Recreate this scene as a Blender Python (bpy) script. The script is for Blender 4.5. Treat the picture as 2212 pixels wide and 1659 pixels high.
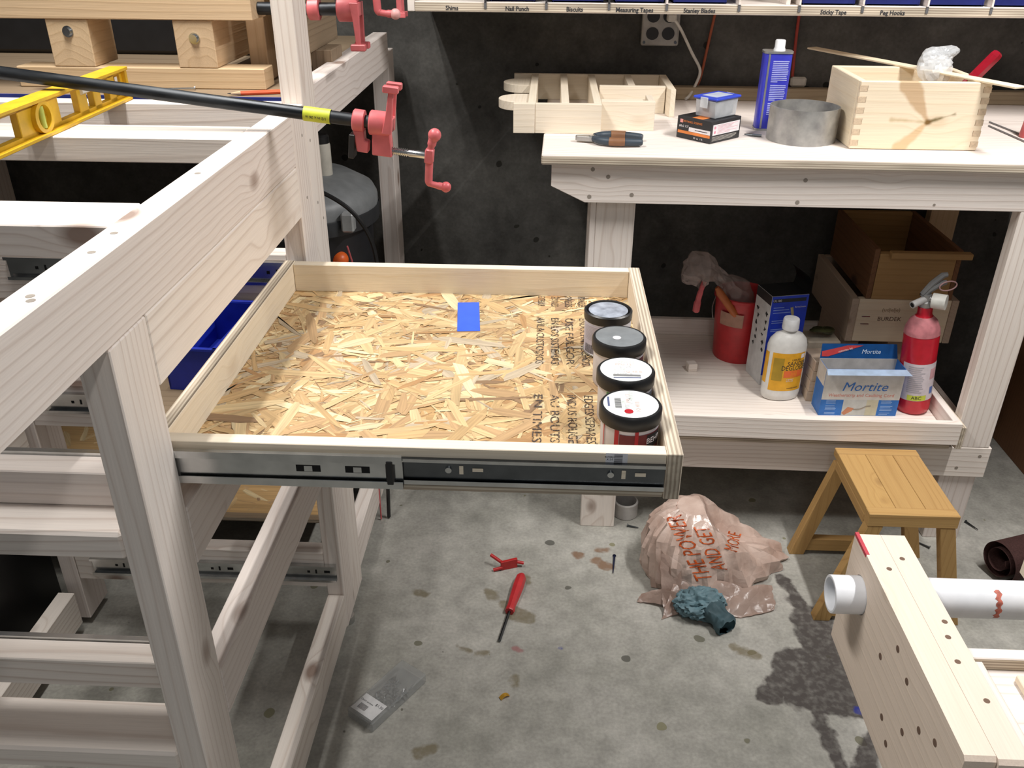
import bpy, bmesh, math, random
from mathutils import Vector, Matrix
R = random.Random(7)
PI = math.pi
for o in list(bpy.data.objects): bpy.data.objects.remove(o)
SC = bpy.context.scene
COL = SC.collection
# ---------------------------------------------------------------- camera
def make_camera():
    yaw, pitch, roll = 0.0406208, 0.4942183, 0.0060152
    cy, sy, cp, sp = math.cos(yaw), math.sin(yaw), math.cos(pitch), math.sin(pitch)
    f = Vector((-sy*cp, cy*cp, -sp)); r = Vector((cy, sy, 0)); u = r.cross(f)
    c, s = math.cos(roll), math.sin(roll)
    r2 = c*r + s*u; u2 = -s*r + c*u
    cam = bpy.data.cameras.new('camera'); o = bpy.data.objects.new('camera', cam)
    cam.sensor_fit = 'HORIZONTAL'; cam.sensor_width = 36; cam.lens = 1882.54/2212*36
    cam.clip_start = .02
    m = Matrix((( r2.x, u2.x, -f.x, -.158463), (r2.y, u2.y, -f.y, -.822802), (r2.z, u2.z, -f.z, 1.489336), (0, 0, 0, 1)))
    o.matrix_world = m; COL.objects.link(o); SC.camera = o
make_camera()
# ---------------------------------------------------------------- world, lamps, exposure
W = bpy.data.worlds.new('world'); SC.world = W; W.use_nodes = True
W.node_tree.nodes['Background'].inputs[0].default_value = (.9, .95, 1, 1)
W.node_tree.nodes['Background'].inputs[1].default_value = .10
VS = SC.view_settings
VS.view_transform = 'Standard'; VS.look = 'None'; VS.gamma = 1; VS.use_curve_mapping = False
VS.exposure = 0.63
def strip_lamp(name, x, y, z, ln, w, power, col):
    l = bpy.data.lights.new(name, 'AREA'); l.shape = 'RECTANGLE'; l.size = w; l.size_y = ln
    l.energy = power; l.color = col
    o = bpy.data.objects.new(name, l); o.location = (x, y, z); COL.objects.link(o)
    return o
strip_lamp('ceiling_tube_or_fill_lamp', -.78, .5, 2.35, .9, .035, 10, (1, .97, .93))
strip_lamp('ceiling_tube_or_fill_lamp', -.90, .5, 2.35, .9, .035, 10, (1, .97, .93))
strip_lamp('ceiling_tube_or_fill_lamp', .95, .55, 2.35, .8, .05, 25, (1, .97, .94))
strip_lamp('ceiling_tube_or_fill_lamp', .1, -1.6, 2.35, 1.2, .1, 5, (1, .97, .94))  # added fill lamp behind the camera, brightens faces turned toward it
# ---------------------------------------------------------------- node helpers
def mat(name):
    m = bpy.data.materials.new(name); m.use_nodes = True
    nt = m.node_tree; return m, nt, nt.nodes['Principled BSDF']
def N(nt, t, ins=None, **kw):
    n = nt.nodes.new(t)
    for k, v in kw.items(): setattr(n, k, v)
    if ins:
        for k, v in ins.items():
            if isinstance(v, bpy.types.NodeSocket): nt.links.new(v, n.inputs[k])
            else: n.inputs[k].default_value = v
    return n
def M(nt, op, a, b=None, c=None, clamp=False):
    n = nt.nodes.new('ShaderNodeMath'); n.operation = op; n.use_clamp = clamp
    for i, v in enumerate((a, b, c)):
        if v is None: continue
        if isinstance(v, bpy.types.NodeSocket): nt.links.new(v, n.inputs[i])
        else: n.inputs[i].default_value = v
    return n.outputs[0]
def mix(nt, fac, a, b, bt='MIX'):
    n = nt.nodes.new('ShaderNodeMix'); n.data_type = 'RGBA'; n.blend_type = bt
    for i, v in ((0, fac), (6, a), (7, b)):
        if isinstance(v, bpy.types.NodeSocket): nt.links.new(v, n.inputs[i])
        elif i == 0: n.inputs[0].default_value = v
        else: n.inputs[i].default_value = (*v[:3], 1)
    return n.outputs[2]
def ramp(nt, fac, stops, mode='LINEAR'):
    n = nt.nodes.new('ShaderNodeValToRGB'); n.color_ramp.interpolation = mode
    e = n.color_ramp.elements
    while len(e) < len(stops): e.new(.5)
    for el, (p, c) in zip(e, stops):
        el.position = p; el.color = (c, c, c, 1) if isinstance(c, (int, float)) else (*c, 1)
    nt.links.new(fac, n.inputs[0]); return n.outputs[0]
MATS = {}
def plain(name, col, rough=.5, metal=0, spec=.5, **kw):
    if name in MATS: return MATS[name]
    m, nt, b = mat(name)
    # slight procedural unevenness so no surface is a dead flat colour
    tc = N(nt, 'ShaderNodeTexCoord')
    ns = N(nt, 'ShaderNodeTexNoise', {'Vector': tc.outputs['Object'], 'Scale': kw.get('nscale', 40), 'Detail': 3})
    a = kw.get('var', .12)
    f = ramp(nt, ns.outputs[0], [(.3, 1-a), (.7, 1+a)])
    c = mix(nt, 1, (*col, 1), f, 'MULTIPLY')
    nt.links.new(c, b.inputs['Base Color'])
    b.inputs['Roughness'].default_value = rough; b.inputs['Metallic'].default_value = metal
    b.inputs['Specular IOR Level'].default_value = spec
    if 'trans' in kw: b.inputs['Transmission Weight'].default_value = kw['trans']
    if 'alpha' in kw: b.inputs['Alpha'].default_value = kw['alpha']
    if 'ior' in kw: b.inputs['IOR'].default_value = kw['ior']
    MATS[name] = m; return m
WOODS = {  # base, latewood line, knot, line strength, ring frequency
 'white': ((.84, .775, .725), (.60, .50, .44), (.25, .16, .12), .75, 75),
 'cream': ((.82, .735, .60), (.72, .61, .45), (.45, .30, .17), .4, 80),
 'box':   ((.82, .71, .54), (.72, .57, .38), (.45, .27, .10), .45, 45),
 'tan':   ((.62, .46, .29), (.46, .31, .17), (.22, .11, .05), .5, 70),
 'stool': ((.50, .31, .12), (.36, .20, .07), (.16, .07, .03), .6, 90),
 'hive':  ((.52, .37, .20), (.38, .25, .12), (.1, .05, .02), .5, 80),
 'old':   ((.28, .21, .14), (.17, .12, .075), (.12, .08, .05), .7, 70),
 'brown': ((.20, .10, .05), (.12, .055, .03), (.06, .03, .02), .6, 70),
 'ledge': ((.40, .32, .22), (.26, .19, .12), (.12, .08, .05), .5, 90),
}
def wood(kind, axis='x', ply=None):
    key = 'wood_%s_%s%s' % (kind, axis, ply or '')
    if key in MATS: return MATS[key]
    base, late, knot, st, fr = WOODS[kind]
    m, nt, b = mat(key)
    tc = N(nt, 'ShaderNodeTexCoord'); oi = N(nt, 'ShaderNodeObjectInfo')
    sp = N(nt, 'ShaderNodeSeparateXYZ', {0: tc.outputs['Object']})
    o = {'x': (0, 1, 2), 'y': (1, 0, 2), 'z': (2, 0, 1)}[axis]
    u, v, w = (sp.outputs[i] for i in o)
    rnd = oi.outputs['Random']
    r1 = M(nt, 'MULTIPLY', rnd, 37.3); r2 = M(nt, 'FRACT', M(nt, 'MULTIPLY', rnd, 91.7)); r3 = M(nt, 'FRACT', M(nt, 'MULTIPLY', rnd, 53.1))
    us = M(nt, 'ADD', M(nt, 'MULTIPLY', u, .10), r1)
    p = N(nt, 'ShaderNodeCombineXYZ', {0: us, 1: v, 2: w}).outputs[0]
    # knots: sparse cells stretched along the grain
    kp = N(nt, 'ShaderNodeCombineXYZ', {0: M(nt, 'ADD', M(nt, 'MULTIPLY', u, 4.2), r1), 1: M(nt, 'ADD', M(nt, 'MULTIPLY', v, 7.), r1), 2: M(nt, 'MULTIPLY', w, 7.)}).outputs[0]
    vo = N(nt, 'ShaderNodeTexVoronoi', {'Vector': kp, 'Scale': 1.0})
    kd = vo.outputs['Distance']
    kst = .85 if kind not in ('cream', 'box') else .25
    km = ramp(nt, kd, [(.06, 1), (.10, .5), (.14, 0)])
    kw = ramp(nt, kd, [(.0, 1), (.32, 0)], 'EASE')
    n1 = N(nt, 'ShaderNodeTexNoise', {'Vector': p, 'Scale': 9, 'Detail': 2}).outputs[0]
    n2 = N(nt, 'ShaderNodeTexNoise', {'Vector': p, 'Scale': 45, 'Detail': 2}).outputs[0]
    a = M(nt, 'ADD', v, M(nt, 'MULTIPLY_ADD', r2, .12, -.06)); c = M(nt, 'ADD', w, M(nt, 'MULTIPLY_ADD', r3, .10, .02))
    rr = M(nt, 'SQRT', M(nt, 'ADD', M(nt, 'MULTIPLY', a, a), M(nt, 'MULTIPLY', c, c)))
    rr = M(nt, 'ADD', rr, M(nt, 'MULTIPLY', n1, .055)); rr = M(nt, 'ADD', rr, M(nt, 'MULTIPLY', n2, .004)); rr = M(nt, 'ADD', rr, M(nt, 'MULTIPLY', kw, .02))
    fr_ = M(nt, 'FRACT', M(nt, 'MULTIPLY', rr, fr))
    line = ramp(nt, fr_, [(0, .3), (.10, 0), (.55, .04), (.80, .35), (.90, 1), (.96, .9), (1, .3)])
    fp = N(nt, 'ShaderNodeCombineXYZ', {0: M(nt, 'MULTIPLY', u, 12), 1: M(nt, 'MULTIPLY', v, 420), 2: M(nt, 'MULTIPLY', w, 420)}).outputs[0]
    fn = N(nt, 'ShaderNodeTexNoise', {'Vector': fp, 'Scale': 1, 'Detail': 2}).outputs[0]
    bn = N(nt, 'ShaderNodeTexNoise', {'Vector': p, 'Scale': 3.3, 'Detail': 2}).outputs[0]
    lw = M(nt, 'MULTIPLY', line, M(nt, 'MULTIPLY', ramp(nt, bn, [(.3, .35), (.65, 1)]), st))
    col = mix(nt, lw, base, late)
    col = mix(nt, 1, col, ramp(nt, fn, [(.3, .955), (.7, 1.035)]), 'MULTIPLY')
    tint = mix(nt, ramp(nt, rnd, [(.0, 0), (1, 1)]), (.95, .93, .93), (1.04, 1.03, 1.0))
    col = mix(nt, 1, col, tint, 'MULTIPLY')
    col = mix(nt, M(nt, 'MULTIPLY', km, kst), col, knot)
    if ply:   # plywood: stripes of the plies on the edges of the sheet
        i = 'xyz'.index(ply)
        nm = N(nt, 'ShaderNodeSeparateXYZ', {0: tc.outputs['Normal']}).outputs[i]
        edge = ramp(nt, M(nt, 'ABSOLUTE', nm), [(.35, 1), (.5, 0)])
        s = M(nt, 'FRACT', M(nt, 'MULTIPLY_ADD', sp.outputs[i], 190, M(nt, 'MULTIPLY', n2, .5)))
        st2 = ramp(nt, s, [(.0, .0), (.42, .1), (.5, 1), (.9, .85), (1, 0)])
        pc = mix(nt, M(nt, 'MULTIPLY', st2, .75), (.66, .58, .46), (.30, .23, .17))
        pc = mix(nt, 1, pc, ramp(nt, n2, [(.35, .75), (.65, 1.15)]), 'MULTIPLY')
        col = mix(nt, edge, col, pc)
    nt.links.new(col, b.inputs['Base Color'])
    b.inputs['Roughness'].default_value = .62; b.inputs['Specular IOR Level'].default_value = .25
    bp = N(nt, 'ShaderNodeBump', {'Strength': .12, 'Distance': .002, 'Height': M(nt, 'ADD', line, fn)})
    nt.links.new(bp.outputs[0], b.inputs['Normal'])
    MATS[key] = m; return m
# ---------------------------------------------------------------- mesh helpers
def nb(): return bmesh.new()
def box(bm, x0, x1, y0, y1, z0, z1, bev=0, seg=1):
    r = bmesh.ops.create_cube(bm, size=1)
    vs = r['verts']
    for v in vs:
        v.co = Vector((x0 if v.co.x < 0 else x1, y0 if v.co.y < 0 else y1, z0 if v.co.z < 0 else z1))
    if bev:
        es = list({e for v in vs for e in v.link_edges})
        bmesh.ops.bevel(bm, geom=es, offset=bev, segments=seg, profile=.5, affect='EDGES')
    return vs
def frame_to(d):
    d = Vector(d).normalized(); a = Vector((0, 0, 1)) if abs(d.z) < .95 else Vector((1, 0, 0))
    x = d.cross(a).normalized(); y = d.cross(x).normalized(); return x, y
def tube(bm, pts, r, n=10, cap=True):
    pts = [Vector(p) for p in pts]; rs = r if isinstance(r, (list, tuple)) else [r]*len(pts)
    rings = []; px = None
    for i, p in enumerate(pts):
        d = (pts[min(i+1, len(pts)-1)] - pts[max(i-1, 0)])
        if px is None: x, y = frame_to(d)
        else:
            dn = d.normalized(); x = (px - dn*px.dot(dn)); x.normalize(); y = dn.cross(x)
        px = x
        rings.append([bm.verts.new(p + (x*math.cos(2*PI*k/n) + y*math.sin(2*PI*k/n))*rs[i]) for k in range(n)])
    for a, b in zip(rings, rings[1:]):
        for k in range(n): bm.faces.new((a[k], a[(k+1) % n], b[(k+1) % n], b[k]))
    if cap:
        bm.faces.new(rings[0][::-1]); bm.faces.new(rings[-1])
    return rings
def spline(pts, k=6):
    pts = [Vector(p) for p in pts]; out = []
    for i in range(len(pts)-1):
        p0, p1, p2, p3 = pts[max(i-1, 0)], pts[i], pts[i+1], pts[min(i+2, len(pts)-1)]
        for j in range(k):
            t = j/k
            out.append(.5*((2*p1) + (p2-p0)*t + (2*p0-5*p1+4*p2-p3)*t*t + (3*p1-p0-3*p2+p3)*t**3))
    return out + [pts[-1]]
def lathe(bm, prof, n=32, c=(0, 0, 0), sx=1, sy=1, capb=True, capt=True):
    rings = []
    for r, z in prof:
        rings.append([bm.verts.new((c[0] + sx*r*math.cos(2*PI*k/n), c[1] + sy*r*math.sin(2*PI*k/n), c[2] + z)) for k in range(n)])
    for a, b in zip(rings, rings[1:]):
        for k in range(n): bm.faces.new((a[k], a[(k+1) % n], b[(k+1) % n], b[k]))
    if capb: bm.faces.new(rings[0][::-1])
    if capt: bm.faces.new(rings[-1])
    return rings
def prism(bm, poly, axis, a, b, bev=0):
    """poly: 2D outline; axis: extrusion axis; (p,q) fill the other two axes in xyz order"""
    def co(p, t):
        return {'x': (t, p[0], p[1]), 'y': (p[0], t, p[1]), 'z': (p[0], p[1], t)}[axis]
    A = [bm.verts.new(co(p, a)) for p in poly]; B = [bm.verts.new(co(p, b)) for p in poly]
    n = len(poly); fs = [bm.faces.new(A), bm.faces.new(B)]
    for i in range(n): fs.append(bm.faces.new((A[i], A[(i+1) % n], B[(i+1) % n], B[i])))
    bmesh.ops.recalc_face_normals(bm, faces=fs)
    if bev: bmesh.ops.bevel(bm, geom=list({e for f in fs for e in f.edges}), offset=bev, segments=1, affect='EDGES')
def obj(name, bm, m, parent=None, smooth=False, loc=None, rot=None):
    bmesh.ops.recalc_face_normals(bm, faces=bm.faces[:])
    me = bpy.data.meshes.new(name); bm.to_mesh(me); bm.free()
    o = bpy.data.objects.new(name, me); COL.objects.link(o)
    for x in (m if isinstance(m, (list, tuple)) else [m]): me.materials.append(x)
    if smooth:
        for p in me.polygons: p.use_smooth = True
        try: me.set_sharp_from_angle(angle=math.radians(smooth if smooth is not True else 40))
        except Exception: pass
    if parent: o.parent = parent
    if loc: o.location = loc
    if rot: o.rotation_euler = rot
    return o
def thing(name, label, cat, loc=(0, 0, 0), rz=0, group=None, rot=None):
    o = bpy.data.objects.new(name, None); COL.objects.link(o); o.empty_display_size = .02
    o.location = loc; o.rotation_euler = rot or (0, 0, rz)
    o['label'] = label; o['category'] = cat
    if group: o['group'] = group
    return o
def tag(o, label, cat, group=None, kind=None):
    o['label'] = label; o['category'] = cat
    if group: o['group'] = group
    if kind: o['kind'] = kind
    return o
def board(parent, name, x0, x1, y0, y1, z0, z1, kind='white', axis='x', bev=.0015, ply=None, label=None):
    c = ((x0+x1)/2, (y0+y1)/2, (z0+z1)/2)
    bm = nb(); box(bm, x0-c[0], x1-c[0], y0-c[1], y1-c[1], z0-c[2], z1-c[2], bev)
    o = obj(name, bm, wood(kind, axis, ply), parent, loc=c)
    if label: o['label'] = label
    return o
def bx(name, parent, m, x0, x1, y0, y1, z0, z1, bev=0, seg=1, smooth=False):
    bm = nb(); box(bm, x0, x1, y0, y1, z0, z1, bev, seg); return obj(name, bm, m, parent, smooth)
def cyl(name, parent, m, p0, p1, r, n=16, r1=None, smooth=True):
    bm = nb(); tube(bm, [p0, p1], [r, r if r1 is None else r1], n); return obj(name, bm, m, parent, smooth)
def text(name, parent, body, size, loc, rot, m, align='CENTER', ext=.0001, sx=1, shear=0, off=0):
    c = bpy.data.curves.new(name, 'FONT'); c.body = body; c.size = size; c.align_x = align; c.align_y = 'CENTER'; c.extrude = ext
    c.resolution_u = 2; c.shear = shear; c.offset = off
    t = bpy.data.objects.new(name, c); COL.objects.link(t)
    dg = bpy.context.evaluated_depsgraph_get()
    me = bpy.data.meshes.new_from_object(t.evaluated_get(dg)); bpy.data.objects.remove(t)
    o = bpy.data.objects.new(name, me); COL.objects.link(o); me.materials.clear(); me.materials.append(m)
    o.parent = parent; o.location = loc; o.rotation_euler = rot; o.scale = (sx, 1, 1); return o
INK = plain('black_ink', (.02, .02, .022), .8)
STEEL = plain('zinc_steel', (.58, .59, .59), .22, 1)
DSTEEL = plain('dark_steel', (.13, .14, .15), .3, 1)
BLACKP = plain('black_plastic', (.012, .012, .013), .4)
WHITEP = plain('white_plastic', (.8, .81, .82), .35)
BLACKV = plain('black_hole', (.004, .004, .004), .9)
REDI = plain('red_enamel', (.62, .12, .13), .4)
def box_uv(o): pass
# ================================================================ setting
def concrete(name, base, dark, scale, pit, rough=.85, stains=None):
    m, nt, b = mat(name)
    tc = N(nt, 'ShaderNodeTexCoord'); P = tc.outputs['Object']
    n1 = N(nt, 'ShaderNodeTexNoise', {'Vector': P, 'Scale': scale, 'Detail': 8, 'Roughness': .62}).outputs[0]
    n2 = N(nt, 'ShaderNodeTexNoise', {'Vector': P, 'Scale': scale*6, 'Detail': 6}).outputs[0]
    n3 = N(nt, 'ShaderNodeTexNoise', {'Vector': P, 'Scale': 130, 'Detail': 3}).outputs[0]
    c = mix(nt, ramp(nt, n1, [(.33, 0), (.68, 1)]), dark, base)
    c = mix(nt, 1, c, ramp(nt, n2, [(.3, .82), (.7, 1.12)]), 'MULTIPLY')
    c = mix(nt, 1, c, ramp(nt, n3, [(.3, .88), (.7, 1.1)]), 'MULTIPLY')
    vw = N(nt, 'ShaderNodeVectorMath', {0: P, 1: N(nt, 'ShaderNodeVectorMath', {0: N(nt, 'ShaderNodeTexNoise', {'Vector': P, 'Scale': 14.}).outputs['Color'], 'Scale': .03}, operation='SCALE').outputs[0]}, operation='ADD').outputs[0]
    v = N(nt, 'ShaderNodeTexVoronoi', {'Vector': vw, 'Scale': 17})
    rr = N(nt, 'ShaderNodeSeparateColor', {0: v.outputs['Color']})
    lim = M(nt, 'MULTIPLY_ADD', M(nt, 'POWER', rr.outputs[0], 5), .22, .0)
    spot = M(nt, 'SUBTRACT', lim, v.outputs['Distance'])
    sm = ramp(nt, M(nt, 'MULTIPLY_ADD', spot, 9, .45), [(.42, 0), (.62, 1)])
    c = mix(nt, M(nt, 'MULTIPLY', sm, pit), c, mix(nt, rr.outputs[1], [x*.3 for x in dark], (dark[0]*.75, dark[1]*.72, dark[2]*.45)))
    if stains:
        wn = N(nt, 'ShaderNodeTexNoise', {'Vector': P, 'Scale': 22, 'Detail': 4}).outputs[0]
        sx = N(nt, 'ShaderNodeSeparateXYZ', {0: P}); X, Y = sx.outputs[0], sx.outputs[1]
        for col, amt, segs in stains:
            best = None
            for (ax, ay, bx_, by, rad) in segs:
                dx, dy = bx_-ax, by-ay; L2 = max(dx*dx+dy*dy, 1e-9)
                px = M(nt, 'SUBTRACT', X, ax); py = M(nt, 'SUBTRACT', Y, ay)
                t = M(nt, 'DIVIDE', M(nt, 'ADD', M(nt, 'MULTIPLY', px, dx), M(nt, 'MULTIPLY', py, dy)), L2, clamp=True)
                ex = M(nt, 'SUBTRACT', px, M(nt, 'MULTIPLY', t, dx)); ey = M(nt, 'SUBTRACT', py, M(nt, 'MULTIPLY', t, dy))
                d = M(nt, 'SUBTRACT', M(nt, 'SQRT', M(nt, 'ADD', M(nt, 'MULTIPLY', ex, ex), M(nt, 'MULTIPLY', ey, ey))), rad)
                best = d if best is None else M(nt, 'MINIMUM', best, d)
            best = M(nt, 'ADD', best, M(nt, 'MULTIPLY_ADD', wn, .05, -.025))
            msk = ramp(nt, M(nt, 'MULTIPLY_ADD', best, 20, .5), [(.42, 1), (.58, 0)])
            grit = ramp(nt, N(nt, 'ShaderNodeTexNoise', {'Vector': P, 'Scale': 60, 'Detail': 5}).outputs[0], [(.45, 1), (.70, .7)])
            c = mix(nt, M(nt, 'MULTIPLY', M(nt, 'MULTIPLY', msk, grit), amt), c, col)
    nt.links.new(c, b.inputs['Base Color']); b.inputs['Roughness'].default_value = rough; b.inputs['Specular IOR Level'].default_value = .3
    bp = N(nt, 'ShaderNodeBump', {'Strength': .25, 'Distance': .004, 'Height': M(nt, 'ADD', n2, M(nt, 'MULTIPLY', sm, -1.0))})
    nt.links.new(bp.outputs[0], b.inputs['Normal']); return m
FST = [((.055, .045, .042), .92, [(.46, .93, .50, .78, .018), (.50, .78, .50, .66, .05), (.45, .62, .54, .60, .075), (.42, .55, .58, .53, .045), (.44, .50, .455, .33, .016), (.55, .46, .47, .33, .022), (.35, .55, .40, .60, .03)]),
       ((.16, .13, .07), .75, [(-.23, .79, -.19, .76, .022), (-.275, .835, -.275, .83, .016), (-.19, .90, -.18, .88, .01), (-.29, .64, -.28, .64, .012), (-.34, .655, -.31, .645, .008), (-.39, .36, -.37, .37, .014), (-.20, .55, -.2, .56, .012), (.30, .68, .34, .66, .012), (-.46, .83, -.44, .82, .008)]),
       ((.20, .10, .045), .8, [(-.06, 1.0, -.05, 1.0, .012), (-.01, .975, .02, .955, .018), (.0, 1.02, .02, 1.02, .01)]),
       ((.02, .03, .25), .9, [(.53, .515, .56, .51, .010), (.02, .62, .022, .62, .002), (-.10, .66, -.1, .66, .0), (.34, .575, .345, .575, .002)]),
       ((.30, .06, .07), .6, [(-.20, .655, -.195, .65, .004)])]
bm = nb(); box(bm, -2.4, 2.6, -2.2, 1.86, -.1, 0)
fl = obj('floor', bm, concrete('floor_concrete', (.47, .455, .415), (.29, .285, .25), 3.6, .85, .7, FST)); fl['kind'] = 'structure'
bm = nb(); box(bm, -2.4, 2.6, 1.82, 1.95, 0, 2.4)
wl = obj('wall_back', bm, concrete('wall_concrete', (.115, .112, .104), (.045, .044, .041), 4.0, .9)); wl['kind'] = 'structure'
bm = nb(); box(bm, -2.5, -2.4, -2.2, 1.86, 0, 2.4)
wl = obj('wall_left', bm, concrete('wall_concrete_dark', (.05, .05, .048), (.03, .03, .03), 4.5, .9)); wl['kind'] = 'structure'

# ================================================================ left workbench frame
F = thing('unfinished_workbench', 'unfinished frame of pale pine boards on the left holding the open drawer', 'workbench')
XO, XI = -.600, -.638
board(F, 'rail', XI, XO, -.75, .683, 1.098, 1.187, axis='y')
board(F, 'rail', XI, XO, .045, .683, 1.007, 1.0965, axis='y')
board(F, 'rail', XI, XO, .045, .683, .745, .834, axis='y')
board(F, 'rail', XI, XO, .045, .683, .468, .557, axis='y')
board(F, 'rail', XI, XO, -.046, .683, .03, .119, axis='y')
board(F, 'post', XI, XO, -.046, .043, .02, 1.0965, axis='z')
board(F, 'post', XI, XO, .684, .7645, .02, 1.19, axis='z')
board(F, 'post', XI, XO, .7655, .853, .02, 1.75, axis='z')
board(F, 'joist', -1.21, XI-.0005, .497, .586, 1.149, 1.187)
board(F, 'joist', -1.21, XI-.0005, .076, .165, 1.149, 1.187)
board(F, 'joist', -1.21, XI-.0005, .765, .803, 1.098, 1.187)
board(F, 'rail', -1.25, -1.212, -.75, .853, 1.098, 1.187, axis='y')
board(F, 'rail', -1.255, -1.217, -.046, .66, .03, .119, axis='y')
board(F, 'rail', -1.255, -1.217, -.046, .66, .47, .56, axis='y')
for y0, y1 in ((-.046, .043), (.684, .7725)): board(F, 'post', -1.25, -1.212, y0, y1, .02, 1.0965, axis='z')
# near side: runners for the slides, resting on flat boards
for zt in (.909, .603):
    board(F, 'slide_runner', -1.21, XI-.0005, .006, .0425, zt-.0475, zt)
board(F, 'side_board', -1.21, XI-.001, -.0455, .0425, .823, .861, bev=.004)
board(F, 'side_board', -1.21, XI-.001, -.0455, .0425, .452, .490, bev=.004)
# far side: runners
for z0, z1 in ((.835, .935), (.55, .648), (.14, .238)):
    board(F, 'slide_runner', -1.21, XI-.0005, .6845, .722, z0, z1)
cyl('leveling_foot', F, STEEL, (-.61, .725, 0), (-.61, .725, .02), .016)
def channel(parent, name, x0, x1, y, z0, z1, d, m, lip=.006):
    """C-shaped steel slide: web at y, lips turned toward -y by d"""
    t = .0012; s = 1 if d > 0 else -1; D = abs(d)
    prof = [(0, z0), (0, z1), (-D, z1), (-D, z1-lip), (-D+t, z1-lip), (-D+t, z1-t), (-t, z1-t), (-t, z0+t), (-D+t, z0+t), (-D+t, z0+lip), (-D, z0+lip), (-D, z0)]
    bm = nb(); prism(bm, [(y + s*p[0], p[1]) for p in prof], 'x', x0, x1)
    return obj(name, bm, m, parent)
for z0 in (.878, .588, .163):
    s = channel(F, 'drawer_slide', -1.17, -.612, .684, z0, z0+.045, .011, STEEL)
    for k in range(3):
        xx = -1.1+.22*k
        bx('slot', s, BLACKV, xx, xx+.004, .6825, .6829, z0+.017, z0+.028)
        bx('slot', s, BLACKV, xx+.02, xx+.033, .6825, .6829, z0+.019, z0+.026)
        bx('slot', s, BLACKV, xx-.018, xx-.012, .6825, .6829, z0+.019, z0+.025)
for z0 in (.868, .562):
    channel(F, 'drawer_slide', -1.17, -.612 if z0 < .8 else -.66, .0428, z0, z0+.045, -.008, STEEL)
# screw marks in the rail and posts
PLUG = plain('countersunk_screw', (.30, .26, .22), .6)
for x, y in ((-.621, .055), (-.617, -.005), (-.618, -.12), (-.612, -.13), (-.62, .30)):
    cyl('screw_hole', F, PLUG, (x, y, 1.1868), (x, y, 1.1873), .0042, 12)
for y, z in ((.74, 1.14), (.79, 1.12), (.80, 1.0), (.73, 1.03), (.83, .96)):
    cyl('screw_hole', F, PLUG, (-.6003, y, z), (-.5997, y, z), .003, 10)
# ================================================================ open drawer
DZ, OZ, DB = .928, .877, .865
DX0, DX1, DY0, DY1 = -.637, .0095, .052, .672
FLK = None
def osb_mat():
    m, nt, b = mat('osb_strands')
    at = N(nt, 'ShaderNodeAttribute', attribute_name='strand'); uv = N(nt, 'ShaderNodeUVMap', uv_map='UVMap')
    mp = N(nt, 'ShaderNodeMapping', {0: uv.outputs[0], 3: (18, 420, 1)})
    n = N(nt, 'ShaderNodeTexNoise', {'Vector': mp.outputs[0], 'Scale': 1, 'Detail': 3}).outputs[0]
    mp2 = N(nt, 'ShaderNodeMapping', {0: uv.outputs[0], 3: (5, 150, 1)})
    n2 = N(nt, 'ShaderNodeTexNoise', {'Vector': mp2.outputs[0], 'Scale': 1, 'Detail': 2}).outputs[0]
    c = mix(nt, 1, at.outputs['Color'], ramp(nt, n, [(.3, .86), (.7, 1.1)]), 'MULTIPLY')
    c = mix(nt, 1, c, ramp(nt, n2, [(.35, .84), (.6, 1.08)]), 'MULTIPLY')
    nt.links.new(c, b.inputs['Base Color']); b.inputs['Roughness'].default_value = .5; b.inputs['Specular IOR Level'].default_value = .35
    return m
OSB = osb_mat()
OSBE = wood('old', 'x', 'z')
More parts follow.
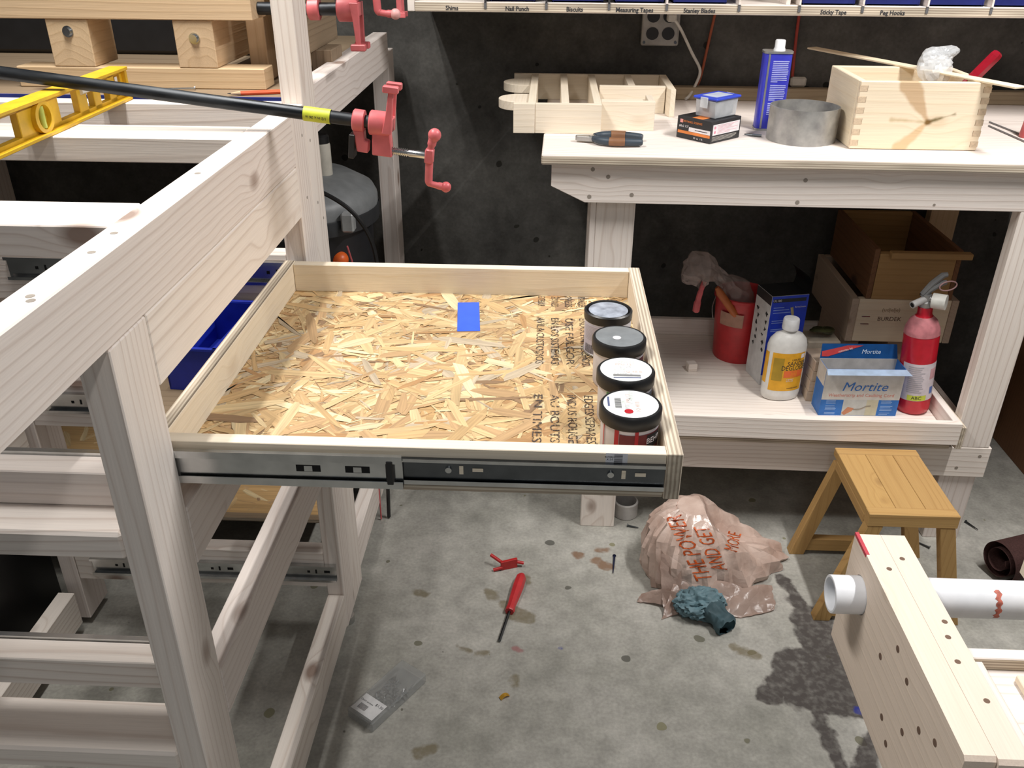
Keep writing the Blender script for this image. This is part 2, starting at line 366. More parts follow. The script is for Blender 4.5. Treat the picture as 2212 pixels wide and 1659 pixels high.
def strands(parent, x0, x1, y0, y1, z, n, seed):
    rr = random.Random(seed)
    pal = [((.62, .42, .21), 6), ((.68, .49, .26), 6), ((.75, .58, .33), 4), ((.80, .67, .42), 2), ((.48, .28, .13), 2), ((.55, .36, .19), 5), ((.33, .21, .12), 1), ((.55, .45, .32), 2)]
    pl = [c for c, k in pal for _ in range(k)]
    vs, fs, cols, uvs = [], [], [], []
    def add(cx, cy, L, w, a, zz, col):
        ca, sa = math.cos(a), math.sin(a); o0 = rr.random()*9
        k = rr.uniform(-.35, .35)*w
        loc = [(-L/2 + rr.uniform(-.1, .1)*L*.5, -w/2*rr.uniform(.2, 1)), (-L*.2, -w/2*rr.uniform(.8, 1.1)), (L*.25, -w/2*rr.uniform(.7, 1.1)+k), (L/2 + rr.uniform(-.12, .05)*L, -w*.2*rr.random()+k), (L/2*rr.uniform(.86, 1), w/2*rr.uniform(.3, 1)+k), (L*.1, w/2*rr.uniform(.7, 1.1)), (-L*.3, w/2*rr.uniform(.7, 1.1)), (-L/2*rr.uniform(.85, 1), w/2*rr.uniform(.1, .9))]
        i0 = len(vs)
        for (p, q) in loc:
            X = min(max(cx + p*ca - q*sa, x0), x1); Y = min(max(cy + p*sa + q*ca, y0), y1)
            vs.append((X, Y, zz)); uvs.append((p + o0, q + o0*3)); cols.append(col)
        fs.append(tuple(range(i0, i0+8)))
    vs += [(x0, y0, z), (x1, y0, z), (x1, y1, z), (x0, y1, z)]; fs.append((0, 1, 2, 3)); cols += [(.52, .33, .15)]*4; uvs += [(0, 0), (.6, 0), (.6, .6), (0, .6)]
    for i in range(n):
        big = rr.random() < .32
        L = rr.uniform(.05, .13) if big else rr.uniform(.012, .06); w = rr.uniform(.008, .022) if big else rr.uniform(.0012, .008)
        a = rr.gauss(PI/2 if rr.random() < .3 else .2, .75)
        c = rr.choice(pl); f = rr.uniform(.88, 1.1)
        add(rr.uniform(x0, x1), rr.uniform(y0, y1), L, w, a, z + (i+1)*.5e-6, tuple(min(1, k*f*.92) for k in c))
    me = bpy.data.meshes.new('wood_strands'); me.from_pydata(vs, [], fs)
    at = me.color_attributes.new('strand', 'FLOAT_COLOR', 'POINT')
    for i, c in enumerate(cols): at.data[i].color = (*c, 1)
    ul = me.uv_layers.new(name='UVMap')
    for lp in me.loops: ul.data[lp.index].uv = uvs[lp.vertex_index]
    me.materials.append(OSB)
    o = bpy.data.objects.new('wood_strands', me); COL.objects.link(o); o.parent = parent; o['kind'] = 'stuff'
    return o
D = thing('drawer', 'large pulled-out drawer with pale sides and strand board bottom', 'drawer')
bot = board(D, 'drawer_bottom', DX0+.002, DX1-.0192, DY0+.001, DY1-.001, DB, OZ, 'old', 'x', ply='z')
strands(bot, DX0+.019-bot.location.x, DX1-.019-bot.location.x, DY0+.019-bot.location.y, DY1-.019-bot.location.y, OZ-bot.location.z+.0001, 2900, 3)
board(D, 'side_panel', DX0+.0195, DX1-.0195, DY0, DY0+.0195, OZ, DZ, 'cream', bev=.0008)
board(D, 'side_panel', DX0+.0195, DX1-.0195, DY1-.019, DY1, OZ, DZ, 'cream', bev=.0008)
board(D, 'back_panel', DX0, DX0+.019, DY0, DY1, OZ, DZ+.001, 'cream', 'y', bev=.0008, ply='x')
board(D, 'front_panel', DX1-.019, DX1, DY0-.0005, DY1+.0005, DB-.001, DZ+.0005, 'cream', 'y', bev=.0008, ply='x')
ms = channel(D, 'slide_middle_member', -.655, -.325, .0475, .874, .920, .006, STEEL, .010)
for xx in (-.455, -.395):
    bx('cutout', ms, BLACKV, xx, xx+.030, .0462, .0466, .893, .9025)
    bx('tab', ms, STEEL, xx+.010, xx+.020, .0455, .0459, .894, .9015)
bx('stop_clip', ms, BLACKP, -.345, -.335, .0405, .0462, .879, .915, .002)
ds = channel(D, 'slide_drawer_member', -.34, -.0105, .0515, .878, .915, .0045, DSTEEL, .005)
bx('highlight_lip', ds, STEEL, -.34, -.0105, .0462, .0468, .8785, .8845); bx('highlight_lip', ds, STEEL, -.34, -.0105, .0462, .0468, .9105, .9148)  # highlight lines along the lips, put in as bright steel strips
for xx in (-.27, -.075):
    cyl('screw', ds, STEEL, (xx, .0505, .899), (xx, .048, .899), .004, 10)
    bx('slot', ds, wood('cream'), xx+.013, xx+.018, .0496, .0500, .893, .905, .0001)
    bx('slot', ds, wood('cream'), xx+.029, xx+.042, .0496, .0500, .897, .902, .0001)
channel(D, 'slide_middle_member', -.655, -.325, .6765, .874, .920, -.006, STEEL, .010)
lb = bx('price_sticker', D, plain('sticker_white', (.75, .76, .8), .5), -.082, -.056, .0516, .0519, .914, .9279)
lb['label'] = 'white barcode sticker'
for k in range(9):
    bx('barcode_line', lb, INK, -.072, -.062, .0514, .0515, .9155+k*.0013, .9155+k*.0013+R.choice((.0004, .0008)))
text('small_print', lb, '4575021\nX 2.0', .0035, (-.077, .0514, .921), (PI/2, 0, 0), INK)
# ink-jet print on the strand board, reading along the drawer's depth
PRT = plain('ink_print', (.075, .055, .045), .9, var=.4, nscale=900)
_nt = PRT.node_tree; _v = N(_nt, 'ShaderNodeTexVoronoi', {'Vector': N(_nt, 'ShaderNodeTexCoord').outputs['Object'], 'Scale': 520.})
_n = N(_nt, 'ShaderNodeTexNoise', {'Vector': N(_nt, 'ShaderNodeTexCoord').outputs['Object'], 'Scale': 60.})
_nt.links.new(M(_nt, 'MULTIPLY', ramp(_nt, _v.outputs['Distance'], [(.55, 1), (.75, 0)]), ramp(_nt, _n.outputs[0], [(.33, .35), (.5, 1)])), _nt.nodes['Principled BSDF'].inputs['Alpha'])
rows = [(-.166, ['EXTERIOR', 'AVILA CUSTODIOS', 'EN TIMES']), (-.142, ['ZONES', 'EN LOS SISTEMAS', 'AU BOUTS']),
        (-.118, ['PRESS', 'USE FULGOR', 'INDUS ROUGE']), (-.094, ['PANELES', 'ENDOCHAR FECHOS', 'EDGES SEPARES'])]
for x, ws in rows:
    for w_, (yc, ln) in zip(ws, ((.625, .045), (.465, .175), (.215, .13))):
        t = text('printed_text', bot, w_, .0185, (x-bot.location.x, yc-bot.location.y, OZ-bot.location.z+.0019), (0, 0, -PI/2), PRT)
        wd = max(v.co.x for v in t.data.vertices)-min(v.co.x for v in t.data.vertices)
        t.scale = (ln/wd, 1, 1)
tp = bx('masking_tape', None, plain('blue_tape', (.045, .13, .72), .6, var=.06), -.019, .019, -.061, .061, .0001, .0004)
tp.location = (-.290, .551, OZ+.0017); tp.rotation_euler = (0, 0, .09)
tag(tp, 'short strip of bright blue tape stuck on the strand board drawer bottom', 'tape')
# ================================================================ right workbench
BR = -.013
B = thing('workbench', 'long pale pine workbench along the dark wall with overhanging plywood top', 'workbench', (0, 1.12, 0), BR)
# local frame: y=0 is the apron front
bm = nb(); box(bm, -.68, .68, -.3515, .3515, -.011, .011, .004, 2)
bt = obj('bench_top', bm, wood('white', 'x', 'z'), B, loc=(.505, .329, 1.014))
bm = nb(); prism(bm, [(-.152, 1.001), (-.152, .950), (-.075, .914), (1.2, .914), (1.2, 1.001)], 'y', 0, .038, .0012)
obj('apron', bm, wood('white', 'x'), B)
board(B, 'leg', -.046, .044, .0385, .0765, .297, 1.0005, axis='z')
board(B, 'leg', -.060, -.0465, .0385, .075, .297, 1.0, axis='z')
board(B, 'leg', .892, .982, .0005, .0385, .298, .9135, axis='z')
board(B, 'leg', .965, 1.045, .625, .66, .0, 1.0, 'tan', axis='z')
board(B, 'leg', -.046, .044, .62, .66, .0, 1.0, axis='z')
board(B, 'lower_rail', -.05, .99, 0, .038, .208, .297)
board(B, 'lower_leg', -.046, .046, .002, .04, 0, .2075, axis='z')
board(B, 'lower_leg', .885, .978, .012, .05, 0, .2075, axis='z')
board(B, 'side_rail', .944, .982, .039, .62, .208, .297, axis='y')
board(B, 'backstop', -.15, 1.3, .655, .69, 1.0255, 1.06, 'ledge')
for x, z in ((-.025, .974), (.03, .934), (-.065, .928), (.41, .975), (.4, .925), (.7, .926), (1.0, .96), (.905, .992), (-.06, .99)):
    cyl('screw', B, PLUG, (x, -.0006, z), (x, .001, z), .0048 if R.random() < .7 else .003, 12)
for x, z in ((.965, .272), (.915, .235)): cyl('screw', B, PLUG, (x, -.0006, z), (x, .001, z), .0045, 12)
# pull-out tray on the lower rail
T = thing('pull_out_tray', 'shallow plywood tray with low lips under the right workbench', 'tray', (0, 1.12, 0), BR)
board(T, 'tray_floor', .02, .876, -.028, .545, .3315, .348, ply='z', bev=.0006)
board(T, 'tray_base', .02, .876, -.012, .56, .2985, .315, ply='z', bev=.0006)
board(T, 'tray_base', .02, .872, -.02, .55, .3155, .331, ply='z', bev=.0006)
board(T, 'lip', .02, .876, -.047, -.0285, .3315, .392, bev=.001)
board(T, 'lip', .02, .876, .5265, .545, .3485, .40, bev=.001)
board(T, 'lip', .858, .876, -.028, .526, .3485, .392, axis='y', bev=.001)
board(T, 'runner', .8765, .8915, -.04, .55, .3165, .378, axis='y', ply='x', bev=.0006)
# wall shelf
SH = thing('wall_shelf', 'long pale wall shelf with printed bin names along its front edge', 'shelf', (0, 1.48, 0), BR)
board(SH, 'shelf_board', -.497, 1.25, 0, .32, 1.278, 1.301, ply='z')
board(SH, 'end_panel', -.515, -.4975, 0, .32, 1.278, 1.6, axis='z')
# ================================================================ older bench behind the frame, jig and clamps on it
OB = thing('workbench', 'weathered old workbench with blue-taped edge behind the new pine frame', 'workbench')
board(OB, 'bench_top', -1.9, -.6385, .862, 1.80, 1.160, 1.184, 'old', 'x')
bx('edge_tape', OB, plain('navy_tape', (.02, .035, .22), .6), -1.9, -.645, .8575, .8618, 1.162, 1.183)
board(OB, 'beam', -.638, -.600, .8535, 1.66, 1.121, 1.210, 'white', 'y', label='whitewashed beam')
board(OB, 'leg', -.648, -.602, 1.6605, 1.75, 0, 1.1595, 'white', 'z')
board(OB, 'leg', -1.85, -1.80, 1.66, 1.75, 0, 1.1595, 'white', 'z')
board(OB, 'leg', -1.85, -1.80, .9, .98, 0, 1.1595, 'white', 'z')
board(OB, 'lower_rail', -.638, -.600, .8535, 1.66, .06, .15, 'white', 'y')
ls = board(OB, 'lower_shelf', -1.80, -.6385, .8535, 1.65, .188, .2, 'old', 'x', ply='z')
strands(ls, -.57, .57, -.38, .38, .0061, 700, 11)
J = thing('clamping_jig', 'bolted tan pine jig of crossed blocks standing on the old bench', 'jig', (0, .93, 0))
JX = [(-1.2055, 1.2534), (-0.7149, 1.2394), (-1.1266, 1.2935), (-1.0451, 1.2943), (-0.8801, 1.2877), (-0.8039, 1.2885), (-0.7234, 1.3218), (-1.0856, 1.2873), (-0.8415, 1.2773)]
board(J, 'base_rail', JX[0][0], JX[1][0], 0, .06, 1.1845, 1.223, 'tan')
for i, k in ((2, 3), (4, 5)):
    board(J, 'block', JX[i][0], JX[k][0], 0, .10 if i == 2 else .40, 1.2235, 1.3095, 'tan', 'y')
board(J, 'top_rail', -1.55, JX[6][0], -.005, .084, 1.310, 1.348, 'tan')
for k in (7, 8):
    x, z = JX[k]
    cyl('washer', J, STEEL, (x, .0, z), (x, -.002, z), .0105, 20); cyl('bolt', J, STEEL, (x, -.002, z), (x, -.008, z), .0075, 12)
board(J, 'upright', -.772, -.735, .10, .19, 1.1845, 1.42, 'tan', 'z')
PL = thing('scrap_board', 'greyish upright board end behind the tall post', 'board', (-.70, 1.02, 1.1845))
board(PL, 'plank', -.01, .045, 0, .30, .05, .30, 'old', 'y'); board(PL, 'foot_block', .03, .075, .1, .2, 0, .0495, 'old', 'z')
# ---- clamps
def ball(bm, c, r, n=10):
    bmesh.ops.create_uvsphere(bm, u_segments=n*2, v_segments=n, radius=r, matrix=Matrix.Translation(c))
PIPE = None
def pipe_mat():
    m, nt, b = mat('black_iron_pipe')
    tc = N(nt, 'ShaderNodeTexCoord'); mp = N(nt, 'ShaderNodeMapping', {0: tc.outputs['Object'], 3: (9, 60, 60)})
    n = N(nt, 'ShaderNodeTexNoise', {'Vector': mp.outputs[0], 'Scale': 1, 'Detail': 4}).outputs[0]
    nt.links.new(ramp(nt, n, [(.4, (.012, .014, .017)), (.75, (.06, .065, .07))]), b.inputs['Base Color'])
    nt.links.new(ramp(nt, n, [(.3, .3), (.7, .5)]), b.inputs['Roughness']); b.inputs['Metallic'].default_value = .6
    return m
PIPE = pipe_mat()
PINK = plain('clamp_red_enamel', (.60, .135, .145), .42, var=.18, nscale=25)
def clamp(label, px0, px1, py, yy, slope, s, flip, sep=0, ext=0, length=None):
    """pipe clamp; local x along the pipe, z up; head at the right end. s scales, flip=-1 turns the feet down"""
    C = thing('pipe_clamp', label, 'clamp', (px1, yy, py), rot=(0, math.atan(slope), 0), group='pipe clamps')
    cyl('pipe', C, PIPE, (-length, 0, 0), (.07*s, 0, 0), .0107*s, 20)
    bm = nb(); tube(bm, [(.002*s, 0, 0), (.004*s, 0, 0), (.021*s, 0, 0), (.022*s, 0, 0)], [.016*s, .0185*s, .0185*s, .016*s], 22)
    z = -flip
    prism(bm, [(.004*s, -.015*s*flip), (.022*s, -.014*s*flip), (.024*s, -.030*s*flip), (.031*s, -.031*s*flip), (.031*s, -.050*s*flip), (.012*s, -.050*s*flip), (.006*s, -.024*s*flip)], 'y', -.010*s, .010*s, .0015*s)
    sj = obj('sliding_jaw', bm, PINK, C, 35)
    bx('jaw_pad', C, BLACKP, -.002*s, .008*s, -.013*s, .013*s, min(-.022*flip, -.062*flip)*s, max(-.022*flip, -.062*flip)*s, .001)
    bm = nb(); tube(bm, [(.030*s, 0, 0), (.032*s, 0, 0), (.062*s, 0, 0), (.066*s, 0, 0)], [.018*s, .0205*s, .0205*s, .018*s], 22)
    prism(bm, [(.036*s, -.014*s*flip), (.066*s, -.010*s*flip), (.072*s, -.052*s*flip), (.038*s, -.052*s*flip)], 'y', -.011*s, .011*s, .0015*s)
    for q in (-1, 1):
        y0, y1 = q*.018*s-.004*s, q*.018*s+.004*s
        prism(bm, [(.054*s, -.012*s*flip), (.070*s, -.012*s*flip), (.0695*s, .056*s*flip), (.0615*s, .056*s*flip), (.059*s, .02*s*flip)], 'y', y0, y1, .001*s)
        prism(bm, [(.052*s, .055*s*flip), (.078*s, .055*s*flip), (.078*s, .066*s*flip), (.052*s, .066*s*flip)], 'y', y0-.003*s, y1+.003*s, .0015*s)
    prism(bm, [(.060*s, -.01*s), (.070*s, -.01*s), (.070*s, .012*s), (.060*s, .012*s)], 'y', -.02*s, .02*s, .001*s)
    for v in bm.verts: v.co.x += sep
    obj('fixed_head', bm, PINK, C, 35)
    zs = -.043*s*flip; e = sep + ext
    pts, rs = [], []
    n_ = int(37 + ext/.0009/s)
    for k in range(max(n_, 4)):
        pts.append((.07*s + sep + k*.0009*s, 0, zs)); rs.append((.0068 if k % 4 in (0, 1) else .0052)*s)
    pts += [(.103*s + e + .001, 0, zs), (.135*s + e, 0, zs)]; rs += [.0062*s, .0062*s]
    bm = nb(); tube(bm, pts, rs, 14); obj('screw_spindle', bm, STEEL, C, 35)
    bm = nb()
    box(bm, .131*s, .146*s, -.009*s, .009*s, zs-.012*s, zs+.012*s, .002*s)
    tube(bm, spline([(.139*s, 0, zs+.006*s), (.141*s, 0, zs+.022*s), (.144*s, 0, zs+.034*s)]), [.006*s]*5 + [.0075*s]*4 + [.009*s]*3 + [.010*s], 12)
    ball(bm, (.1445*s, 0, zs+.036*s), .0112*s)
    tube(bm, spline([(.139*s, 0, zs-.008*s), (.140*s, 0, zs-.036*s), (.142*s, 0, zs-.046*s), (.153*s, 0, zs-.049*s), (.168*s, 0, zs-.050*s)]), [.0068*s]*14 + [.0055*s]*6 + [.0065*s]*5, 12)
    for v in bm.verts: v.co.x += e
    h = obj('crank_handle', bm, PINK, C, 40)
    bm = nb(); ball(bm, (.171*s + e, 0, zs-.050*s), .0092*s); obj('handle_knob', bm, plain('worn_pink', (.68, .35, .34), .5) if flip < 0 else REDI, h, True)
    return C
C1 = clamp('long black pipe clamp with yellow tag lying across the yellow level', 0, -.467, 1.206, .558, .117, .93, 1, 0, -.004, length=1.15)
bm = nb(); tube(bm, [(-.075, 0, 0), (-.033, 0, 0)], .0112, 24, cap=False)
tg = obj('yellow_tag', bm, plain('yellow_tag', (.62, .68, .05), .45), C1, True)
text('tag_print', tg, '1/2 in x 36 in', .0062, (-.054, -.0113, -.002), (PI/2, PI, 0), INK)
clamp('red pipe clamp at the top behind the tall post with feet pointing down', 0, -.628, 1.328, .97, 0, 1.1, -1, .026, -.045, length=.10)
C3 = thing('clamp_foot', 'red clamp foot hanging at the top edge beside the wall shelf', 'clamp', (-.502, 1.30, 1.283))
bm = nb()
for q in (-1, 1):
    prism(bm, [(-.006, .01), (.006, .01), (.006, .13), (-.006, .13)], 'y', q*.016-.004, q*.016+.004, .001)
    prism(bm, [(-.013, 0), (.013, 0), (.013, .011), (-.013, .011)], 'y', q*.016-.006, q*.016+.006, .001)
box(bm, -.006, .006, -.018, .018, .10, .13)
obj('foot', bm, PINK, C3); cyl('pipe', C3, PIPE, (-.14, 0, .145), (.02, 0, .145), .0134, 16)
# ---- yellow level
def level():
    YEL = plain('yellow_plastic', (.72, .44, .02), .4, var=.12)
    L = thing('spirit_level', 'yellow plastic spirit level lying across the bench joists', 'level', (-.928, .20, 1.1875), rz=.018)
    bm = nb(); W2 = .0165; H = .0575; LN = .60
    box(bm, -W2, W2, 0, LN, 0, .006, .001); box(bm, -W2, W2, 0, LN, H-.006, H, .001)
    t = .006
    for a, b in ((0, .03), (.05, .11), (.13, .17), (.235, .355), (.42, .45), (.475, .50), (.535, .56), (.585, .60)): box(bm, -t, t, a, b, .005, H-.005, .001)
    box(bm, -t, t, 0, LN, .005, .011); box(bm, -t, t, 0, LN, H-.011, H-.005)
    box(bm, -W2*.8, W2*.8, .592, .60, .005, H-.005)
    obj('body', bm, YEL, L)
    for c in (.295, .078):
        bm = nb()
        rings = []
        for (rr_, xx) in ((.027, -.0065), (.027, .0135), (.018, .0135), (.018, .006), (0.001, .006)):
            rings.append([bm.verts.new((xx, c + rr_*math.cos(2*PI*k/28), H/2 + min(rr_, .0235)*math.sin(2*PI*k/28))) for k in range(28)])
        for a_, b_ in zip(rings, rings[1:]):
            for k in range(28): bm.faces.new((a_[k], a_[(k+1) % 28], b_[(k+1) % 28], b_[k]))
        h = obj('vial_housing', bm, YEL, L, 30)
        cyl('vial', h, plain('vial_fluid', (.55, .62, .12), .1), (.008, c, H/2-.016), (.008, c, H/2+.016), .005, 12)
    cyl('vial', L, plain('vial_white', (.8, .8, .75), .2), (.007, .43, H-.016), (.007, .46, H-.016), .0045, 12)
    bx('label_strip', L, WHITEP, -.0164+.0226, .0066, .562, .572, .016, .044)
level()
nail = thing('nail', 'long silver nail lying on the old bench beside the jig', 'nail', (0, 0, 1.1875))
cyl('shank', nail, STEEL, (-.905, .908, 0), (-.853, .920, 0), .0019, 8); cyl('head', nail, STEEL, (-.853, .920, 0), (-.851, .9205, 0), .0042, 12)
pc = thing('pencil', 'orange carpenter pencil on the old bench partly hidden by the post', 'pencil', (0, 0, 1.1885))
cyl('shaft', pc, plain('pencil_orange', (.75, .10, .03), .35), (-.745, .868, 0), (-.65, .90, 0), .0042, 6, smooth=False)
cyl('sharpened_tip', pc, wood('tan', 'x'), (-.745, .868, 0), (-.762, .8625, 0), .0042, 8, .0014); cyl('lead', pc, INK, (-.762, .8625, 0), (-.768, .8605, 0), .0014, 6, .0004)
# ---- shop vacuum behind the post
V = thing('shop_vacuum', 'dark shop vacuum with grey lid standing behind the pine posts', 'vacuum', (-.775, 1.28, 0))
VB = plain('vac_body', (.013, .014, .017), .45); VL = plain('vac_lid_grey', (.20, .21, .215), .45)
bm = nb(); lathe(bm, [(.150, .06), (.165, .10), (.172, .60), (.176, .83)], 36); obj('body', bm, VB, V, 40)
bm = nb(); lathe(bm, [(.188, .82), (.192, .84), (.192, .875), (.182, .895), (.13, .925), (.06, .935)], 36); obj('lid', bm, VL, V, 40)
bm = nb(); lathe(bm, [(.194, .818), (.196, .85), (.194, .855)], 36, capt=False); obj('lid_rim', bm, plain('vac_rim', (.03, .032, .035), .4), V, 40)
bx('latch', V, plain('latch_clear', (.35, .36, .36), .25), .135, .165, -.155, -.125, .83, .875, .004)
for a in (0, 2.1, 4.2): cyl('caster', V, BLACKP, (.13*math.cos(a), .13*math.sin(a), 0), (.13*math.cos(a), .13*math.sin(a), .062), .024, 14)
for x_, y_ in ((.078, -.150), (.118, -.124)):
    bm = nb(); ball(bm, (x_, y_, .752), .021); obj('orange_latch', bm, plain('orange_plastic', (.75, .13, .02), .4), V, True)
bt_ = thing('spray_bottle', 'pale can with black cap standing on the vacuum lid', 'bottle', (-.705, 1.265, .926))
bm = nb(); lathe(bm, [(.021, 0), (.022, .004), (.022, .075), (.02, .08)], 20); obj('can', bm, plain('can_cream', (.55, .52, .45), .5), bt_, 40)
bm = nb(); lathe(bm, [(.0205, .08), (.0205, .096), (.016, .10)], 20); obj('cap', bm, BLACKP, bt_, 40)
vc = thing('power_cord', 'black cord looping over the vacuum lid and down beside the leg', 'cord', (0, 0, 0))
bm = nb(); tube(bm, spline([(-.80, 1.14, .93), (-.735, 1.10, .947), (-.67, 1.09, .937), (-.60, 1.08, .895), (-.562, 1.09, .82), (-.555, 1.10, .72), (-.565, 1.11, .6), (-.57, 1.12, .3), (-.58, 1.13, .005)]), .0052, 8); obj('cord', bm, BLACKP, vc, True)
rc = thing('thin_wire', 'thin red wire running down beside the vacuum', 'wire')
bm = nb(); tube(bm, spline([(-.628, 1.12, .80), (-.612, 1.11, .74), (-.60, 1.11, .66), (-.597, 1.11, .5), (-.60, 1.12, .004)]), .0022, 6); obj('wire', bm, REDI, rc, True)
# ---- blue bin inside the frame
bb = thing('storage_bin', 'blue plastic bin seen in the gap beside the open drawer', 'bin', (-.748, .563, .7675), rz=-.06)
BLU = plain('bin_blue', (.012, .018, .13), .4); BLV = plain('bin_bright_blue', (.015, .035, .42), .35)
bm = nb(); 
for a in ((-.045, .045, -.10, -.097), (-.045, .045, .097, .10)): box(bm, *a, .003, .08)
for a in ((-.045, -.042, -.10, .10), (.042, .045, -.10, .10)): box(bm, *a, .003, .08)
box(bm, -.045, .045, -.10, .10, 0, .003); obj('bin_body', bm, BLV, bb)
bm = nb(); box(bm, -.05, .05, -.105, -.098, .077, .083, .001); box(bm, -.05, .05, .098, .105, .077, .083, .001); box(bm, .043, .05, -.105, .105, .077, .083, .001); box(bm, -.05, -.043, -.105, .105, .077, .083, .001); obj('bin_rim', bm, BLV, bb)
board(F, 'dust_shelf', -.83, -.68, .36, .683, .755, .767, 'old', 'x')
SCK = thing('dark_void_box', 'black box added on the old bench to darken the gaps behind the jig', 'case', (-1.36, 1.52, 1.1842))  # added black box standing in for the dark void behind the jig
bx('box_body', SCK, BLACKP, -.52, .48, -.14, .16, 0, .26, .01); bx('box_lid', SCK, BLACKP, -.525, .485, -.145, .165, .2605, .33, .012)
TBX = thing('tool_case', 'black plastic case on the floor behind the frame at the far left', 'case', (-1.62, .45, 0))
bx('box_body', TBX, BLACKP, -.30, .30, -.30, .32, 0, .30, .01); bx('box_lid', TBX, BLACKP, -.305, .305, -.305, .325, .3005, .36, .012); bx('handle', TBX, plain('case_handle', (.03, .03, .033), .5), .3055, .325, -.08, .08, .24, .27, .004)
# ================================================================ shelf contents, wall fittings
TXT = plain('label_ink', (.035, .035, .04), .8)
GRYL = plain('label_strip', (.55, .52, .47), .7)
for x, s_ in ((-.405, 'Shims'), (-.245, 'Nail Punch'), (-.105, 'Biscuits'), (.04, 'Measuring Tapes'), (.196, 'Stanley Blades'), (.515, 'Sticky Tape'), (.654, 'Peg Hooks')):
    t = text('bin_name', SH, s_, .0145, (x, -.0007, 1.2865), (PI/2, 0, 0), TXT, sx=.92, off=.0003)
for x in (-.323, -.174, -.022, .117, .29, .433, .582, .733, .882):
    bx('divider', SH, plain('divider_dark', (.03, .03, .032), .6) if x < 0 else wood('white', 'y'), x-.0022, x+.0022, -.004, .28, 1.3012, 1.37)
    bx('divider_tongue', SH, plain('divider_grey', (.12, .12, .125), .5), x-.003, x+.003, -.0025, -.0002, 1.286, 1.301)
bx('inner_wall', SH, wood('white', 'z'), .405, .415, .02, .3, 1.3012, 1.5)
def bin_box(cx, w_, label):
    b_ = thing('storage_bin', label, 'bin', (cx, 1.497 - .013*cx, 1.3015), group='blue shelf bins')
    bm = nb(); W2 = w_/2; t = .003; H = .10; D_ = .22
    prism(bm, [(-W2+.004, 0), (W2-.004, 0), (W2, .05), (-W2, .05)], 'y', 0, t)
    for s in (-1, 1): prism(bm, [(0, 0), (D_, 0), (D_, H), (.05, H), (0, .05)], 'x', s*(W2-t), s*W2)
    box(bm, -W2, W2, 0, D_, 0, t); box(bm, -W2, W2, D_-t, D_, 0, H)
    obj('bin_body', bm, BLU, b_)
    bm = nb(); box(bm, -W2, W2, -.006, .001, .046, .053, .001); obj('bin_rim', bm, BLU, b_)
for cx, w_, lb_ in ((-.257, .112, 'blue plastic bin above the Nail Punch name on the wall shelf'), (-.098, .125, 'blue plastic bin above the Biscuits name on the wall shelf'), (.052, .118, 'blue plastic bin above the Measuring Tapes name on the wall shelf'),
                    (.198, .128, 'blue plastic bin above the Stanley Blades name on the wall shelf'), (.505, .125, 'blue plastic bin above the Sticky Tape name on the wall shelf'), (.655, .130, 'blue plastic bin above the Peg Hooks name on the wall shelf'),
                    (.805, .130, 'second blue plastic bin from the right end of the wall shelf'), (.95, .118, 'blue plastic bin cut off at the right edge of the photo')):
    bin_box(cx, w_, lb_)
OUT = thing('wall_outlet', 'four-socket electrical outlet box on the dark concrete wall', 'outlet', (.144, 1.8195, 1.165))
GB = plain('galvanised', (.34, .33, .31), .5, .3)
bx('cover_plate', OUT, GB, -.053, .053, -.016, 0, 0, .105, .006, 2)
for x in (-.022, .022):
    for z in (.033, .078):
        bm = nb(); lathe(bm, [(.0175, 0), (.0175, .0015)], 24, sy=.95); o = obj('socket', bm, BLACKP, OUT); o.rotation_euler = (PI/2, 0, 0); o.location = (x, -.0162, z)
for x in (-.044, .044): cyl('screw', OUT, DSTEEL, (x, -.018, .010), (x, -.016, .010), .004, 10)
wc = thing('power_cord', 'white cord with plug hanging from the wall outlet', 'cord')
CW = plain('cord_white', (.62, .60, .55), .5)
bx('plug', wc, CW, .157, .183, 1.775, 1.8028, 1.231, 1.252, .004)
bm = nb(); tube(bm, spline([(.178, 1.778, 1.236), (.200, 1.786, 1.208), (.235, 1.79, 1.15), (.258, 1.79, 1.115), (.263, 1.79, 1.095), (.255, 1.785, 1.07), (.238, 1.77, 1.04), (.225, 1.76, 1.0302)]), .0042, 8); obj('cord', bm, CW, wc, True)
ORG = plain('cord_rust', (.32, .075, .03), .6)
w1 = thing('extension_cord', 'rust-orange cord hanging down the wall beside the white cord', 'cord')
bm = nb(); tube(bm, spline([(.298, 1.812, 1.30), (.285, 1.812, 1.20), (.271, 1.812, 1.09), (.262, 1.808, 1.0605)]), .0038, 8); obj('cord', bm, ORG, w1, True)
w2 = thing('extension_cord', 'red cord with pale connector hanging behind the blue can', 'cord')
RCD = plain('cord_red', (.33, .035, .02), .6)
bm = nb(); tube(bm, spline([(.522, 1.812, 1.30), (.523, 1.812, 1.2), (.528, 1.812, 1.10), (.53, 1.81, 1.085)]), .0042, 8); obj('cord', bm, RCD, w2, True)
bx('connector', w2, plain('connector_clear', (.5, .48, .43), .4), .522, .566, 1.79, 1.808, 1.0615, 1.088, .005)
